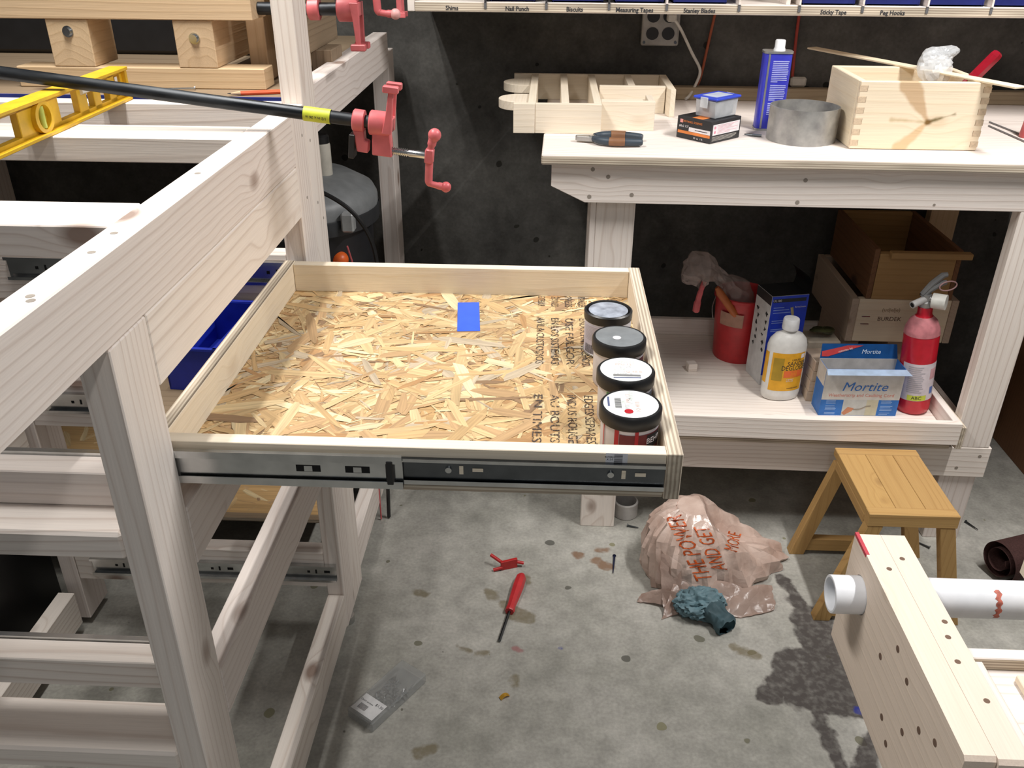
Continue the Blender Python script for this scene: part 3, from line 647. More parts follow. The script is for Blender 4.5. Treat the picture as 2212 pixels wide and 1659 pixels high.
# ================================================================ things on the right bench
ZB = 1.0252
RK = thing('peg_rack', 'pale wooden rack of dividers with rounded paddles overhanging the bench corner', 'rack', (0, 0, ZB))
H = .069
def bd(n, x0, x1, y0, y1, z0=0, z1=H, ax='x', k='cream'): return board(RK, n, x0, x1, y0, y1, z0, z1, k, ax, bev=.0008)
bd('end_panel', -.246, -.1945, 1.312, 1.330); bd('front_panel', -.194, -.036, 1.314, 1.330)
bd('front_panel', -.0355, .095, 1.358, 1.374); bd('inner_panel', -.0355, .078, 1.43, 1.445, 0, H-.01)
bd('cross_panel', -.030, .143, 1.572, 1.588); bd('back_panel', -.262, .145, 1.754, 1.768)
for x0 in (-.212, -.132): bd('divider', x0, x0+.019, 1.3305, 1.7535, ax='y')
bd('divider', -.0545, -.036, 1.3305, 1.7535, ax='y'); bd('divider', .046, .065, 1.5885, 1.7535, ax='y'); bd('divider', .0785, .095, 1.3745, 1.45, ax='y')
bm = nb(); prism(bm, [(.1455, 1.768), (.1455, 1.548), (.152, 1.53), (.165, 1.53), (.165, 1.768)], 'z', 0, H, .0008); obj('end_panel', bm, wood('cream', 'y'), RK)
for yc, n_ in ((1.42, 'paddle'), (1.66, 'paddle')):
    pts = [(-.2125, yc-.055), (-.2125, yc+.055)] + [(-.235-.052*math.sin(a), yc+.055*math.cos(a)) for a in [PI*k/16 for k in range(17)]]
    bm = nb(); prism(bm, pts, 'z', H-.027, H-.006, .0008); obj(n_, bm, wood('cream', 'y'), RK)
# pliers
PLI = thing('pliers', 'combination pliers with dark grip handles lying on the bench front', 'pliers', (-.098, 1.232, ZB), rz=-.10)
bm = nb(); prism(bm, [(0, -.004), (.004, -.008), (.032, -.013), (.046, -.012), (.050, 0), (.046, .012), (.030, .012), (.004, .006), (0, .003)], 'z', .004, .015, .001); obj('jaws', bm, plain('tool_steel', (.42, .42, .41), .38, .9), PLI)
cyl('pivot', PLI, STEEL, (.038, 0, .003), (.038, 0, .0165), .007, 14)
GR = plain('grip_slate', (.035, .05, .068), .5); GO = plain('grip_brown', (.22, .10, .045), .5)
for s in (-1, 1):
    bm = nb(); path = spline([(.044, s*.010, .011), (.058, s*.027, .011), (.085, s*.036, .011), (.12, s*.034, .011), (.154, s*.026, .010)])
    tube(bm, path, [.0078+.0012*math.sin(PI*i/(len(path)-1)) if i < len(path)-1 else .006 for i in range(len(path))], 12); g = obj('handle_grip', bm, GR, PLI, True)
    bm = nb(); p2 = [p for p in path if .075 < p.x < .118]; tube(bm, [p + Vector((0, -.001, .0005)) for p in p2], .0094, 12); obj('grip_inlay', bm, GO, g, True)
# screw box + plastic container
SB = thing('screw_box', 'black and orange cardboard box of screws under the plastic container', 'box', (.211, 1.226, ZB), rz=.755)
KB = plain('carton_black', (.022, .022, .024), .45)
bx('carton', SB, KB, 0, .111, 0, .10, 0, .05, .001)
PW = plain('print_white', (.78, .74, .76), .6); PO = plain('print_orange', (.72, .22, .05), .55); PM = plain('print_magenta', (.70, .30, .38), .6)
bx('label_panel', SB, PW, .006, .106, -.0004, -.0001, .018, .042)
for k in range(7): bx('label_line', SB, PM, .024, .06+R.random()*.04, -.0006, -.00041, .0385-k*.0029, .0391-k*.0029)
for k in range(2): cyl('warning_mark', SB, PM, (.014, -.0007, .035-k*.010), (.014, -.0004, .035-k*.010), .0035, 14)
for k in range(4): bx('label_line', SB, GRYL, .006, .10-R.random()*.02, -.0004, -.0002, .0135-k*.0026, .0143-k*.0026)
bx('orange_band', SB, PO, -.0004, -.0001, .002, .096, .012, .0185)
bx('white_band', SB, PW, -.0004, -.0001, .002, .064, .0190, .0285)
bx('screw_picture', SB, INK, -.0007, -.00041, .010, .046, .023, .0245)
rot_l = (PI/2, 0, -PI/2)
text('print', SB, '#8x2 1/2"', .007, (-.0005, .079, .0285), rot_l, PW); text('print', SB, 'DRYWALL SCREWS', .0066, (-.0005, .055, .040), rot_l, PO)
bx('logo', SB, plain('logo_pink', (.72, .30, .28), .6), -.0005, -.0001, .083, .091, .036, .044)
text('print', SB, '80  ea   1 lb', .0055, (-.0005, .035, .006), rot_l, PW)
bx('top_stripe', SB, PO, .004, .107, .03, .06, .0501, .0504)
PC = thing('plastic_container', 'small clear container with blue lid on top of the screw box', 'container', (.222, 1.250, ZB+.0508), rz=.755)
CL = plain('frosted_plastic', (.72, .75, .78), .3, alpha=.55)
bm = nb(); prism(bm, [(.004, 0), (.081, 0), (.085, .040), (0, .040)], 'y', .003, .062, .002); obj('tub', bm, CL, PC)
bx('contents', PC, plain('screws_grey', (.16, .16, .17), .5, .4, var=.5, nscale=300), .008, .078, .008, .058, .003, .027, .004)
BL2 = plain('lid_blue', (.035, .07, .55), .35)
bm = nb(); box(bm, -.004, .089, -.002, .067, .0402, .046, .002)
obj('lid', bm, BL2, PC)
bx('lid_window', PC, plain('lid_clear', (.55, .6, .72), .3), .012, .073, .012, .053, .0455, .0466)
for x0, x1 in ((-.0075, -.0042), (.0892, .0925)): bx('latch', PC, CL, x0, x1, .022, .043, .022, .046, .001)
# blue can
BC = thing('solvent_can', 'tall blue metal can with white screw cap', 'can', (.345, 1.382, ZB), rz=-.06)
BLM = plain('can_blue', (.045, .05, .50), .3); TIN = plain('tin_grey', (.5, .51, .5), .35, .8)
def rrect(x0, x1, y0, y1, r, n=5):
    out = []
    for cx, cy, a0 in ((x1-r, y1-r, 0), (x0+r, y1-r, PI/2), (x0+r, y0+r, PI), (x1-r, y0+r, 1.5*PI)):
        out += [(cx+r*math.cos(a0+PI/2*k/n), cy+r*math.sin(a0+PI/2*k/n)) for k in range(n+1)]
    return out
bm = nb(); prism(bm, rrect(0, .066, 0, .045, .010), 'z', .004, .178); obj('can_body', bm, BLM, BC, 40)
for z in (0, .178):
    bm = nb(); prism(bm, rrect(-.0015, .0675, -.0015, .0465, .011), 'z', z, z+.005); obj('can_seam', bm, TIN, BC, 40)
bx('side_stripe', BC, TIN, .010, .0145, -.0005, -.0001, .006, .177)
bm = nb(); lathe(bm, [(.014, .183), (.0135, .187), (.012, .190), (.012, .205), (.0105, .207)], 24, (.036, .022, 0)); obj('cap', bm, WHITEP, BC, 40)
for k in range(30):
    if k in (12, 22): continue
    bx('printed_line', BC, plain('print_lilac', (.42, .45, .80), .5), .022, .06-R.random()*.004-(.02 if k in (11, 21) else 0), -.0004, -.0001, .160-k*.0042, .1622-k*.0042)
# galvanised ring
GRg = thing('metal_collar', 'open lens-shaped grey sheet metal collar beside the dovetailed box', 'collar', (.433, 1.291, ZB), rz=-.28)
def galv():
    m, nt, b = mat('galv_sheet')
    P = N(nt, 'ShaderNodeTexCoord').outputs['Object']
    n = N(nt, 'ShaderNodeTexNoise', {'Vector': P, 'Scale': 30, 'Detail': 5}).outputs[0]
    nt.links.new(ramp(nt, n, [(.3, (.26, .26, .26)), (.7, (.50, .50, .48))]), b.inputs['Base Color']); b.inputs['Metallic'].default_value = .65; b.inputs['Roughness'].default_value = .42; return m
bm = nb(); n_ = 64; hh = .078
def lens(k):
    a = 2*PI*k/n_; c, s = math.cos(a), math.sin(a)
    return (.079*c, .078*math.copysign(abs(s)**1.15, s))
o1 = [bm.verts.new((*lens(k), 0)) for k in range(n_)]; o2 = [bm.verts.new((*lens(k), hh)) for k in range(n_)]
i1 = [bm.verts.new((lens(k)[0]*.98, lens(k)[1]*.97, 0)) for k in range(n_)]; i2 = [bm.verts.new((lens(k)[0]*.98, lens(k)[1]*.97, hh)) for k in range(n_)]
for k in range(n_):
    j = (k+1) % n_
    for a_, b_ in ((o1, o2), (i2, i1), (o2, i2), (i1, o1)): bm.faces.new((a_[k], a_[j], b_[j], b_[k]))
obj('collar_wall', bm, galv(), GRg, True)
db = thing('drill_bit', 'short steel driver bit lying in front of the blue can', 'bit', (.325, 1.315, ZB+.0035), rz=-.35)
cyl('shank', db, DSTEEL, (0, 0, 0), (.022, 0, 0), .0034, 6, smooth=False); cyl('tip', db, DSTEEL, (-.018, 0, 0), (0, 0, 0), .0018, 8, .0034)
# box-jointed wooden box
WX0, WX1, WY0, WY1, WH = .52, .803, 1.20, 1.43, .147
WB = thing('wooden_box', 'open pale pine box with finger-jointed corners on the right bench', 'box', (0, 0, ZB))
def knotty():
    m = wood('box', 'x').copy(); m.name = 'wood_box_knotty'; nt = m.node_tree; b = nt.nodes['Principled BSDF']
    src = b.inputs['Base Color'].links[0].from_socket
    P = N(nt, 'ShaderNodeSeparateXYZ', {0: N(nt, 'ShaderNodeTexCoord').outputs['Object']}); X, Z = P.outputs[0], P.outputs[2]
    wn = N(nt, 'ShaderNodeTexNoise', {'Vector': N(nt, 'ShaderNodeTexCoord').outputs['Object'], 'Scale': 25., 'Detail': 3}).outputs[0]
    c = src
    for (ax, az, bx_, bz, r0, r1, colr, am) in ((.02, -.012, -.035, .066, .002, .022, (.42, .22, .07), .6), (.02, -.012, .075, .006, .003, .002, (.12, .09, .02), .9), (.02, -.012, -.03, -.07, .002, .014, (.55, .30, .08), .5), (.02, -.012, -.06, -.008, .003, .002, (.4, .28, .1), .5), (.02, -.012, .022, -.012, .006, .006, (.16, .08, .02), .85)):
        dx, dz = bx_-ax, bz-az; L2 = dx*dx+dz*dz
        px = M(nt, 'SUBTRACT', X, ax); pz = M(nt, 'SUBTRACT', Z, az)
        t = M(nt, 'DIVIDE', M(nt, 'ADD', M(nt, 'MULTIPLY', px, dx), M(nt, 'MULTIPLY', pz, dz)), L2, clamp=True)
        ex = M(nt, 'SUBTRACT', px, M(nt, 'MULTIPLY', t, dx)); ez = M(nt, 'SUBTRACT', pz, M(nt, 'MULTIPLY', t, dz))
        d = M(nt, 'SUBTRACT', M(nt, 'SQRT', M(nt, 'ADD', M(nt, 'MULTIPLY', ex, ex), M(nt, 'MULTIPLY', ez, ez))), M(nt, 'MULTIPLY_ADD', t, r1-r0, r0))
        d = M(nt, 'ADD', d, M(nt, 'MULTIPLY_ADD', wn, .016, -.008))
        c = mix(nt, M(nt, 'MULTIPLY', ramp(nt, M(nt, 'MULTIPLY_ADD', d, 60, .5), [(.3, 1), (.8, 0)], 'EASE'), am), c, colr)
    nt.links.new(c, b.inputs['Base Color']); return m
fp = board(WB, 'front_panel', WX0+.0002, WX1-.0002, WY0, WY0+.016, .001, WH, 'box'); fp.data.materials[0] = knotty()
board(WB, 'back_panel', WX0, WX1, WY1-.016, WY1, .001, WH, 'box')
board(WB, 'side_panel', WX0, WX0+.016, WY0+.0165, WY1-.0165, .001, WH, 'box', 'y'); board(WB, 'side_panel', WX1-.016, WX1, WY0+.0165, WY1-.0165, .001, WH, 'box', 'y')
board(WB, 'bottom_panel', WX0+.0165, WX1-.0165, WY0+.0165, WY1-.0165, .001, .01, 'box')
EG = plain('end_grain', (.60, .47, .33), .7, nscale=200)
for k in range(6):
    z0 = WH-.021-.0235*k; z1 = z0+.0125
    for x0, x1 in ((WX0-.0004, WX0+.0165), (WX1-.0165, WX1+.0004)):
        bx('joint_finger', WB, EG, x0, x1, WY0-.0005, WY0+.004, max(z0, .001), z1)
        bx('joint_gap', WB, plain('joint_gap_dark', (.16, .10, .05), .9), (x1 if x0 < .6 else x0-.0006), (x1+.0006 if x0 < .6 else x0), WY0-.0004, WY0+.004, max(z0, .001), z1)
ST = thing('paint_stick', 'thin pale wood stick laid slantwise over the open wooden box', 'stick', (.828, 1.128, ZB+WH+.0005), rot=(0, 0, math.atan2(1.750-1.128, .535-.828)))
board(ST, 'slat', 0, .66, -.016, .016, 0, .0045, 'box', 'x', bev=.001)
def crumple(bm, c, r, seed, amp=.35, sub=3, sq=(1, 1, 1)):
    rr = random.Random(seed); s0 = bmesh.ops.create_icosphere(bm, subdivisions=sub, radius=1)
    dirs = [(Vector((rr.gauss(0, 1), rr.gauss(0, 1), rr.gauss(0, 1))).normalized(), rr.uniform(.5, 1)) for _ in range(26)]
    for v in s0['verts']:
        d = v.co.normalized(); k = 1
        for (n, w_) in dirs:
            q = d.dot(n)
            if q > .55: k -= amp*w_*(q-.55)
        k += rr.uniform(-.03, .03)
        v.co = Vector((c[0]+d.x*r*k*sq[0], c[1]+d.y*r*k*sq[1], c[2]+d.z*r*k*sq[2]))
CLR = plain('clear_film', (.80, .82, .84), .15, alpha=.45, spec=.8)
bg = thing('plastic_bag', 'crumpled clear plastic bag bulging out of the wooden box', 'bag', (.742, 1.34, ZB+.0105))
bm = nb(); crumple(bm, (0, 0, .165), .075, 5, .5, 4, (.95, .75, .85)); obj('film', bm, CLR, bg)
bm = nb(); crumple(bm, (-.004, .004, .145), .058, 8, .8, 3, (1, .8, 1)); obj('inner_folds', bm, CLR, bg)
bm = nb(); crumple(bm, (0, .0, .05), .05, 9, .5, 2, (1, 1, .95)); obj('bag_base', bm, CLR, bg)
sd = thing('screwdriver', 'screwdriver with clear red handle sticking out of the wooden box', 'screwdriver', (.735, 1.345, ZB+.012))
d0, d1 = Vector((.045, -.045, .10)), Vector((.108, -.052, .186)); RH = plain('clear_red', (.42, .012, .03), .12, trans=.35)
bm = nb(); tube(bm, [d0, d0.lerp(d1, .08), d0.lerp(d1, .9), d0.lerp(d1, .97), d1], [.009, .0135, .0135, .012, .007], 8); obj('handle', bm, RH, sd)
cyl('shaft', sd, STEEL, (.0, -.03, .003), d0, .0028, 8)
rt = thing('red_tool', 'red plastic tool handle at the right end of the bench', 'tool', (.985, 1.35, ZB))
bm = nb(); lathe(bm, [(.016, 0), (.018, .004), (.015, .04), (.017, .075), (.012, .08)], 14); obj('handle', bm, REDI, rt, True)
for (x0, y0, x1, y1), lb_ in (((.968, 1.515, .985, 1.33), 'thin grey metal strip nearer the red tool on the bench'), ((.946, 1.468, .955, 1.28), 'thin grey metal strip nearer the wooden box on the bench')):
    o = cyl('metal_strip', None, plain('strip_grey', (.28, .27, .27), .5, .5), (x0, y0, ZB+.002), (x1, y1, ZB+.002), .002, 6); tag(o, lb_, 'strip', 'metal strips')
# ================================================================ things in the pull-out tray
ZT = .3482
# red bucket with brush and bag
BK = thing('bucket', 'red plastic bucket with a tape patch in the pull-out tray', 'bucket', (.408, 1.515, ZT))
RB = plain('bucket_red', (.50, .025, .03), .38)
bm = nb(); lathe(bm, [(.066, 0), (.068, .004), (.078, .185), (.083, .187), (.083, .196), (.080, .198), (.076, .19), (.064, .01)], 40, capt=True); obj('pail', bm, RB, BK, 40)
bm = nb(); 
ring = [(.0795, .118), (.0815, .158)]
for (r, z0), (r1, z1) in ((ring[0], ring[1]),):
    a0, a1 = math.radians(212), math.radians(262)
    A = [bm.verts.new((r*math.cos(a0+(a1-a0)*k/8), r*math.sin(a0+(a1-a0)*k/8), z0)) for k in range(9)]; Bv = [bm.verts.new((r1*math.cos(a0+(a1-a0)*k/8), r1*math.sin(a0+(a1-a0)*k/8), z1)) for k in range(9)]
    for k in range(8): bm.faces.new((A[k], A[k+1], Bv[k+1], Bv[k]))
obj('tape_patch', bm, plain('patch_tan', (.45, .25, .18), .6), BK, True)
bm = nb(); tube(bm, spline([(-.083, -.02, .19), (-.092, -.03, .16), (-.088, -.04, .13)]), .0014, 6); obj('handle_wire', bm, STEEL, BK, True)
PB = thing('plastic_bag', 'hazy pinkish plastic bag slumped over the red bucket rim', 'bag', (.345, 1.50, ZT+.13))
HZ = plain('hazy_film', (.45, .36, .33), .25, alpha=.45, spec=.7)
bm = nb(); rr = random.Random(4); pts = spline([(.06, .02, .0), (.035, .0, .07), (-.01, -.02, .12), (-.065, -.04, .155), (-.098, -.05, .15), (-.104, -.05, .115)], 5)
rings = tube(bm, pts, [.03+.016*math.sin(i*.45)+.008*rr.random() for i in range(len(pts))], 14)
for v in bm.verts: v.co += Vector((rr.uniform(-.005, .005), rr.uniform(-.005, .005), rr.uniform(-.005, .005)))
obj('film', bm, HZ, PB)
BRS = thing('paint_brush', 'brush with orange handle leaning out of the red bucket', 'brush', (.37, 1.455, ZT+.02))
bm = nb(); tube(bm, [(-.055, -.005, .215), (-.045, -.006, .20), (.01, -.004, .13), (.03, .0, .09)], [.006, .011, .011, .009], 10); obj('handle', bm, plain('handle_orange', (.45, .12, .03), .5), BRS, True)
bm = nb(); tube(bm, [(.03, 0, .09), (.034, .01, .02)], [.012, .014], 10); obj('bristles', bm, plain('bristle_dark', (.06, .045, .03), .8), BRS)
RS = thing('squeeze_tube', 'red glossy strap hanging from the bag beside the bucket', 'strap', (.266, 1.445, ZT+.162))
bm = nb(); tube(bm, spline([(.012, 0, .092), (.004, -.002, .06), (0, 0, .03), (-.002, 0, 0)]), [.007]*6+[.008]*6+[.010]*6+[.006], 8); obj('strap', bm, REDI, RS, True)
# torch box
TB = thing('torch_box', 'tall blue and white cardboard box with open black flap behind the bottle', 'box', (.437, 1.325, ZT), rz=.24)
CB = plain('carton_blue', (.02, .055, .55), .42); CWt = plain('carton_white', (.60, .60, .60), .5); CK = plain('carton_dark', (.02, .021, .023), .4)
bx('carton', TB, CWt, 0, .105, 0, .088, 0, .262, .0008)
bx('blue_front', TB, CB, .0005, .1045, -.0004, -.0001, .03, .2615); bx('black_band', TB, CK, .004, .098, -.0007, -.0005, .244, .254)
bx('black_side_top', TB, CK, -.0004, -.0001, .001, .087, .235, .2615); bx('box_top', TB, CK, .001, .104, .001, .087, .2622, .2630)
text('print', TB, 'UL100', .009, (.016, -.0008, .249), (PI/2, 0, 0), PW)
for z, w_ in ((.228, .03), (.221, .045), (.213, .05), (.19, .055), (.184, .045), (.165, .05), (.16, .035)): bx('printed_line', TB, plain('print_pale_blue', (.25, .35, .75), .5), .008, .008+w_, -.0007, -.0005, z, z+.0022)
text('print', TB, 'BernzOmatic', .006, (.085, -.0008, .228), (PI/2, 0, 0), PW)
bm = nb(); tube(bm, spline([(.068, -.001, .15), (.070, -.001, .18), (.066, -.001, .205), (.060, -.001, .228)]), [.003]*13+[.004]*5+[.0045], 8); o = obj('torch_picture', bm, plain('print_brass', (.45, .38, .18), .5), TB, True); o.scale = (1, .3, 1)
for k in range(12):
    yy, zz = .02+.045*(k % 2)+R.uniform(-.006, .006), .10+.021*(k//2)
    bm = nb(); prism(bm, [(yy+R.uniform(.002, .009)*math.cos(a*PI/3.5), zz+R.uniform(.002, .009)*math.sin(a*PI/3.5)) for a in range(7)], 'x', -.0004, -.0001); obj('picture_mark', bm, INK, TB)
bm = nb(); fl = spline([(.104, .087, .2625), (.108, .055, .285), (.104, .02, .30), (.09, -.0, .315)], 4)
fA = [bm.verts.new(p) for p in spline([(.1035, .001, .263), (.108, .0, .285), (.100, .0, .305), (.088, .0, .318)], 4)]; fB = [bm.verts.new(p) for p in spline([(.1035, .087, .263), (.108, .087, .285), (.100, .087, .305), (.088, .087, .318)], 4)]
for a_, b_, c_, d_ in zip(fA, fA[1:], fB[1:], fB): bm.faces.new((a_, b_, c_, d_))
bmesh.ops.solidify(bm, geom=bm.faces[:], thickness=.0006); obj('flap', bm, CK, TB)
# white bottle
DG = thing('chemical_bottle', 'white plastic bottle with yellow label in the pull-out tray', 'bottle', (.478, 1.265, ZT), rz=.14)
WBt = plain('bottle_white', (.70, .69, .66), .4, var=.08)
bm = nb(); lathe(bm, [(.044, 0), (.050, .004), (.0525, .02), (.0525, .155), (.048, .172), (.036, .186), (.018, .194), (.017, .200)], 40, sy=.62); obj('bottle_body', bm, WBt, DG, 50)
bm = nb(); lathe(bm, [(.0205, .1995), (.0215, .203), (.0205, .226), (.019, .229)], 28); obj('cap', bm, WHITEP, DG, 40)
def arc_patch(parent, name, m, r, sy, a0, a1, z0, z1, n=14):
    bm = nb(); a0, a1 = math.radians(a0), math.radians(a1)
    A = [bm.verts.new((r*math.cos(a0+(a1-a0)*k/n), r*sy*math.sin(a0+(a1-a0)*k/n), z0)) for k in range(n+1)]; B_ = [bm.verts.new((r*math.cos(a0+(a1-a0)*k/n), r*sy*math.sin(a0+(a1-a0)*k/n), z1)) for k in range(n+1)]
    for k in range(n): bm.faces.new((A[k], A[k+1], B_[k+1], B_[k]))
    return obj(name, bm, m, parent, True)
def wrap_text(parent, body, size, z, ang, r, sy, m, name='print', shear=0, sx=1):
    t = text(name, parent, body, size, (0, 0, 0), (0, 0, 0), m, shear=shear)
    for v in t.data.vertices:
        x, y, w_ = v.co.x*sx, v.co.y, v.co.z
        a = math.radians(ang) + x/r
        v.co = Vector(((r+.0002+w_)*math.cos(a), (r+.0002+w_)*sy*math.sin(a), z+y))
    return t
YL = plain('label_yellow', (.72, .36, .015), .45)
arc_patch(DG, 'label', YL, .0528, .625, 215, 325, .032, .142); arc_patch(DG, 'back_label', YL, .0528, .625, 165, 200, .05, .14)
arc_patch(DG, 'warning_panel', plain('label_olive', (.38, .24, .015), .5), .0531, .625, 222, 254, .062, .128); arc_patch(DG, 'orange_panel', plain('label_orange', (.75, .14, .03), .5), .0531, .625, 258, 322, .072, .092)
wrap_text(DG, 'LIQUID', .008, .123, 290, .0531, .625, INK); wrap_text(DG, 'SANDER', .016, .112, 296, .0531, .625, INK); wrap_text(DG, 'DEGLOSSER', .019, .0990, 292, .0531, .625, INK, sx=.8)
for k in range(4): wrap_text(DG, 'paint prep', .0045, .089-k*.0045, 288, .0533, .625, YL)
wrap_text(DG, '1 QUART\n32 FL OZ', .005, .064, 278, .0531, .625, PW); wrap_text(DG, 'DANGER POISON', .0045, .040, 292, .0531, .625, INK)
arc_patch(DG, 'logo', PW, .0532, .625, 305, 320, .126, .138)
# wood blocks
def blk(name_label, x0, x1, y0, y1, z0, z1, rz=0, k='hive', grp='wood blocks in the tray'):
    o = thing('wood_block', name_label, 'block', ((x0+x1)/2, (y0+y1)/2, z0), rz, grp)
    board(o, 'block', -(x1-x0)/2, (x1-x0)/2, -(y1-y0)/2, (y1-y0)/2, 0, z1-z0, k, bev=.001); return o
WOODS['block'] = ((.50, .40, .31), (.38, .29, .21), (.2, .13, .08), .4, 90)
for k in range(4): blk(['lowest', 'second lowest', 'second highest', 'topmost'][k]+' brown wood block stacked between bottle and Mortite box', .543+.0015*k, .588+.0015*k, 1.238, 1.286, ZT+.0002+.030*k, ZT+.030*k+.0298, .04*(k-1), 'block')
blk('brown wood block behind the stack beside the bottle', .553, .60, 1.298, 1.348, ZT, ZT+.105, .1, 'block')
blk('brown wood block under the left corner of the hive box', .668, .72, 1.42, 1.62, ZT, .4598, 0, 'block'); blk('brown wood block under the right corner of the hive box', .80, .845, 1.42, 1.62, ZT, .4598, 0, 'block')
blk('brown wood block rising behind the Mortite box flap', .645, .70, 1.30, 1.36, ZT, .458, .1, 'block'); blk('second brown wood block behind the Mortite box', .725, .79, 1.31, 1.35, ZT, .455, -.08, 'block')
sm = thing('wood_offcut', 'tiny pale wood cube lying alone on the tray floor', 'offcut', (.262, 1.405, ZT), .2); board(sm, 'cube', -.013, .013, -.013, .013, 0, .024, 'white')
tub = thing('carton', 'cream carton holding a dark green packet behind the bottle', 'carton', (.562, 1.36, ZT), .05)
bx('carton_body', tub, plain('carton_cream', (.55, .48, .38), .6), 0, .09, 0, .075, 0, .118, .002)
bm = nb(); crumple(bm, (.045, .037, .139), .04, 21, .5, 3, (1.1, .9, .5)); obj('packet', bm, plain('packet_green', (.05, .055, .02), .35, var=.6, nscale=60), tub)
# Mortite box
MB_ = thing('cord_box', 'open blue and white Mortite weatherstrip box in the pull-out tray', 'box', (.557, 1.165, ZT), rz=.03)
MBL = plain('mortite_blue', (.015, .14, .46), .45); MG = plain('mortite_grey', (.58, .55, .50), .5); MPB = plain('flap_pale', (.55, .68, .85), .5)
WW, DD, HH = .20, .062, .135
for n_, a in (('front_panel', (0, WW, 0, .001, 0, HH)), ('back_panel', (0, WW, DD-.001, DD, 0, HH)), ('side_panel', (0, .001, .001, DD-.001, 0, HH)), ('side_panel', (WW-.001, WW, .001, DD-.001, 0, HH)), ('bottom_panel', (.001, WW-.001, .001, DD-.001, 0, .001))):
    bx(n_, MB_, MBL if n_ != 'back_panel' else MG, *a)
bx('grey_band', MB_, MG, .0003, WW-.0003, -.0004, -.0001, .047, HH); bx('grey_side_band', MB_, MG, -.0004, -.0001, .001, DD-.001, .085, HH)
bx('photo_panel', MB_, plain('photo_grey', (.50, .50, .47), .5), .058, .148, -.0005, -.0001, -.0 + .001, .047); bx('photo_window_frame', MB_, plain('photo_cream', (.52, .48, .34), .5), .118, .147, -.0007, -.00051, .001, .047)
bm = nb(); prism(bm, [(.058, .008), (.072, .026), (.088, .022), (.084, .014), (.066, .002)], 'y', -.0007, -.0005); obj('photo_hand', bm, plain('photo_skin', (.50, .20, .10), .5), MB_)
bm = nb(); tube(bm, spline([(.086, -.0008, .019), (.105, -.0008, .021), (.118, -.0008, .028), (.13, -.0008, .03)]), .0012, 6); obj('photo_cord', bm, plain('photo_cord', (.25, .2, .15), .5), MB_)
wordmark = text('print', MB_, 'Mortite', .036, (.105, -.0006, .084), (PI/2, 0, 0), MBL, shear=.25); wordmark.scale = (1.05, 1, 1)
text('print', MB_, 'Weatherstrip and Caulking Cord', .0135, (.1, -.0006, .060), (PI/2, 0, 0), plain('print_salmon', (.62, .22, .16), .5), sx=.93)
for k in range(11):
    if k in (3, 8): continue
    for x0 in (.014, .155): bx('printed_line', MB_, plain('print_sky', (.30, .45, .72), .5), x0, x0+.022+R.random()*.010, -.0004, -.0001, .044-k*.004, .0453-k*.004)
def flap(name, y0, dy, z0, dz, m, parent=MB_, grow=.006):
    bm = nb(); A = [bm.verts.new(p) for p in ((0, y0, z0), (WW, y0, z0), (WW+grow, y0+dy, z0+dz), (-grow, y0+dy, z0+dz))]; bm.faces.new(A); bmesh.ops.solidify(bm, geom=bm.faces[:], thickness=.0008); return obj(name, bm, m, parent)
flap('front_flap', -.0005, -.026, HH, -.004, MPB); bf = flap('back_flap', DD, .012, HH, .036, MBL, grow=-.004)
tilt = math.atan2(.036, .012)
bm = nb(); prism(bm, [(.004, .005), (.02, .005), (.11, .034), (.07, .034), (.004, .018)], 'y', -.0006, -.0003); o = obj('red_ribbon', bm, plain('ribbon_red', (.55, .05, .05), .5), bf); o.location = (0, DD-.0005, HH); o.rotation_euler = (PI/2-tilt if False else -math.atan2(.012, .036), 0, 0)
t = text('print', bf, 'Mortite', .016, (.13, DD+.0045, HH+.017), (tilt, 0, 0), MPB, shear=.25)
t = text('print', bf, 'Apply in minutes kit', .008, (.05, DD+.0045, HH+.0175), (tilt, -.3, 0), PW)
# extinguisher
FE = thing('fire_extinguisher', 'red fire extinguisher standing in the right corner of the tray', 'extinguisher', (.8135, 1.215, ZT), rot=(0, -.10, 0))
bm = nb(); lathe(bm, [(.034, 0), (.041, .006), (.0425, .02), (.0425, .215), (.040, .235), (.032, .255), (.020, .268), (.0175, .275), (.0175, .292)], 40); obj('cylinder', bm, plain('extinguisher_red', (.50, .012, .028), .25), FE, 50)
bm = nb(); lathe(bm, [(.0431, .222), (.0408, .2365), (.0327, .2562), (.021, .268)], 40, capb=False, capt=False); obj('dusty_shoulder', bm, plain('dust_pink', (.55, .22, .24), .7, alpha=.7, var=.35, nscale=40), FE, True)
arc_patch(FE, 'label', plain('label_pinkwhite', (.66, .60, .64), .5), .0430, 1, 200, 340, .045, .150); arc_patch(FE, 'class_band', plain('band_yellow', (.55, .62, .06), .5), .0433, 1, 228, 290, .046, .061)
wrap_text(FE, 'ABC', .013, .0535, 258, .0433, 1, INK)
for k in range(14): arc_patch(FE, 'label_line', plain('label_greyline', (.40, .38, .42), .5), .0433, 1, 222, 262+R.random()*18, .140-k*.0055, .1425-k*.0055, 8)
arc_patch(FE, 'pictogram', plain('picto_blue', (.12, .2, .5), .5), .0434, 1, 302, 318, .062, .082, 6); arc_patch(FE, 'pictogram', plain('label_pink', (.62, .35, .38), .5), .0433, 1, 296, 325, .105, .135, 6)
AL = plain('valve_grey', (.38, .38, .38), .4, .6)
bm = nb(); lathe(bm, [(.015, .290), (.016, .294), (.016, .305), (.011, .308), (.011, .325)], 20); obj('valve', bm, AL, FE, 40)
cyl('nozzle', FE, plain('nozzle_grey', (.42, .41, .40), .45), (0, 0, .313), (-.040, -.018, .306), .009, 14); cyl('nozzle_hole', FE, BLACKV, (-.040, -.018, .306), (-.0405, -.0182, .3059), .006, 12)
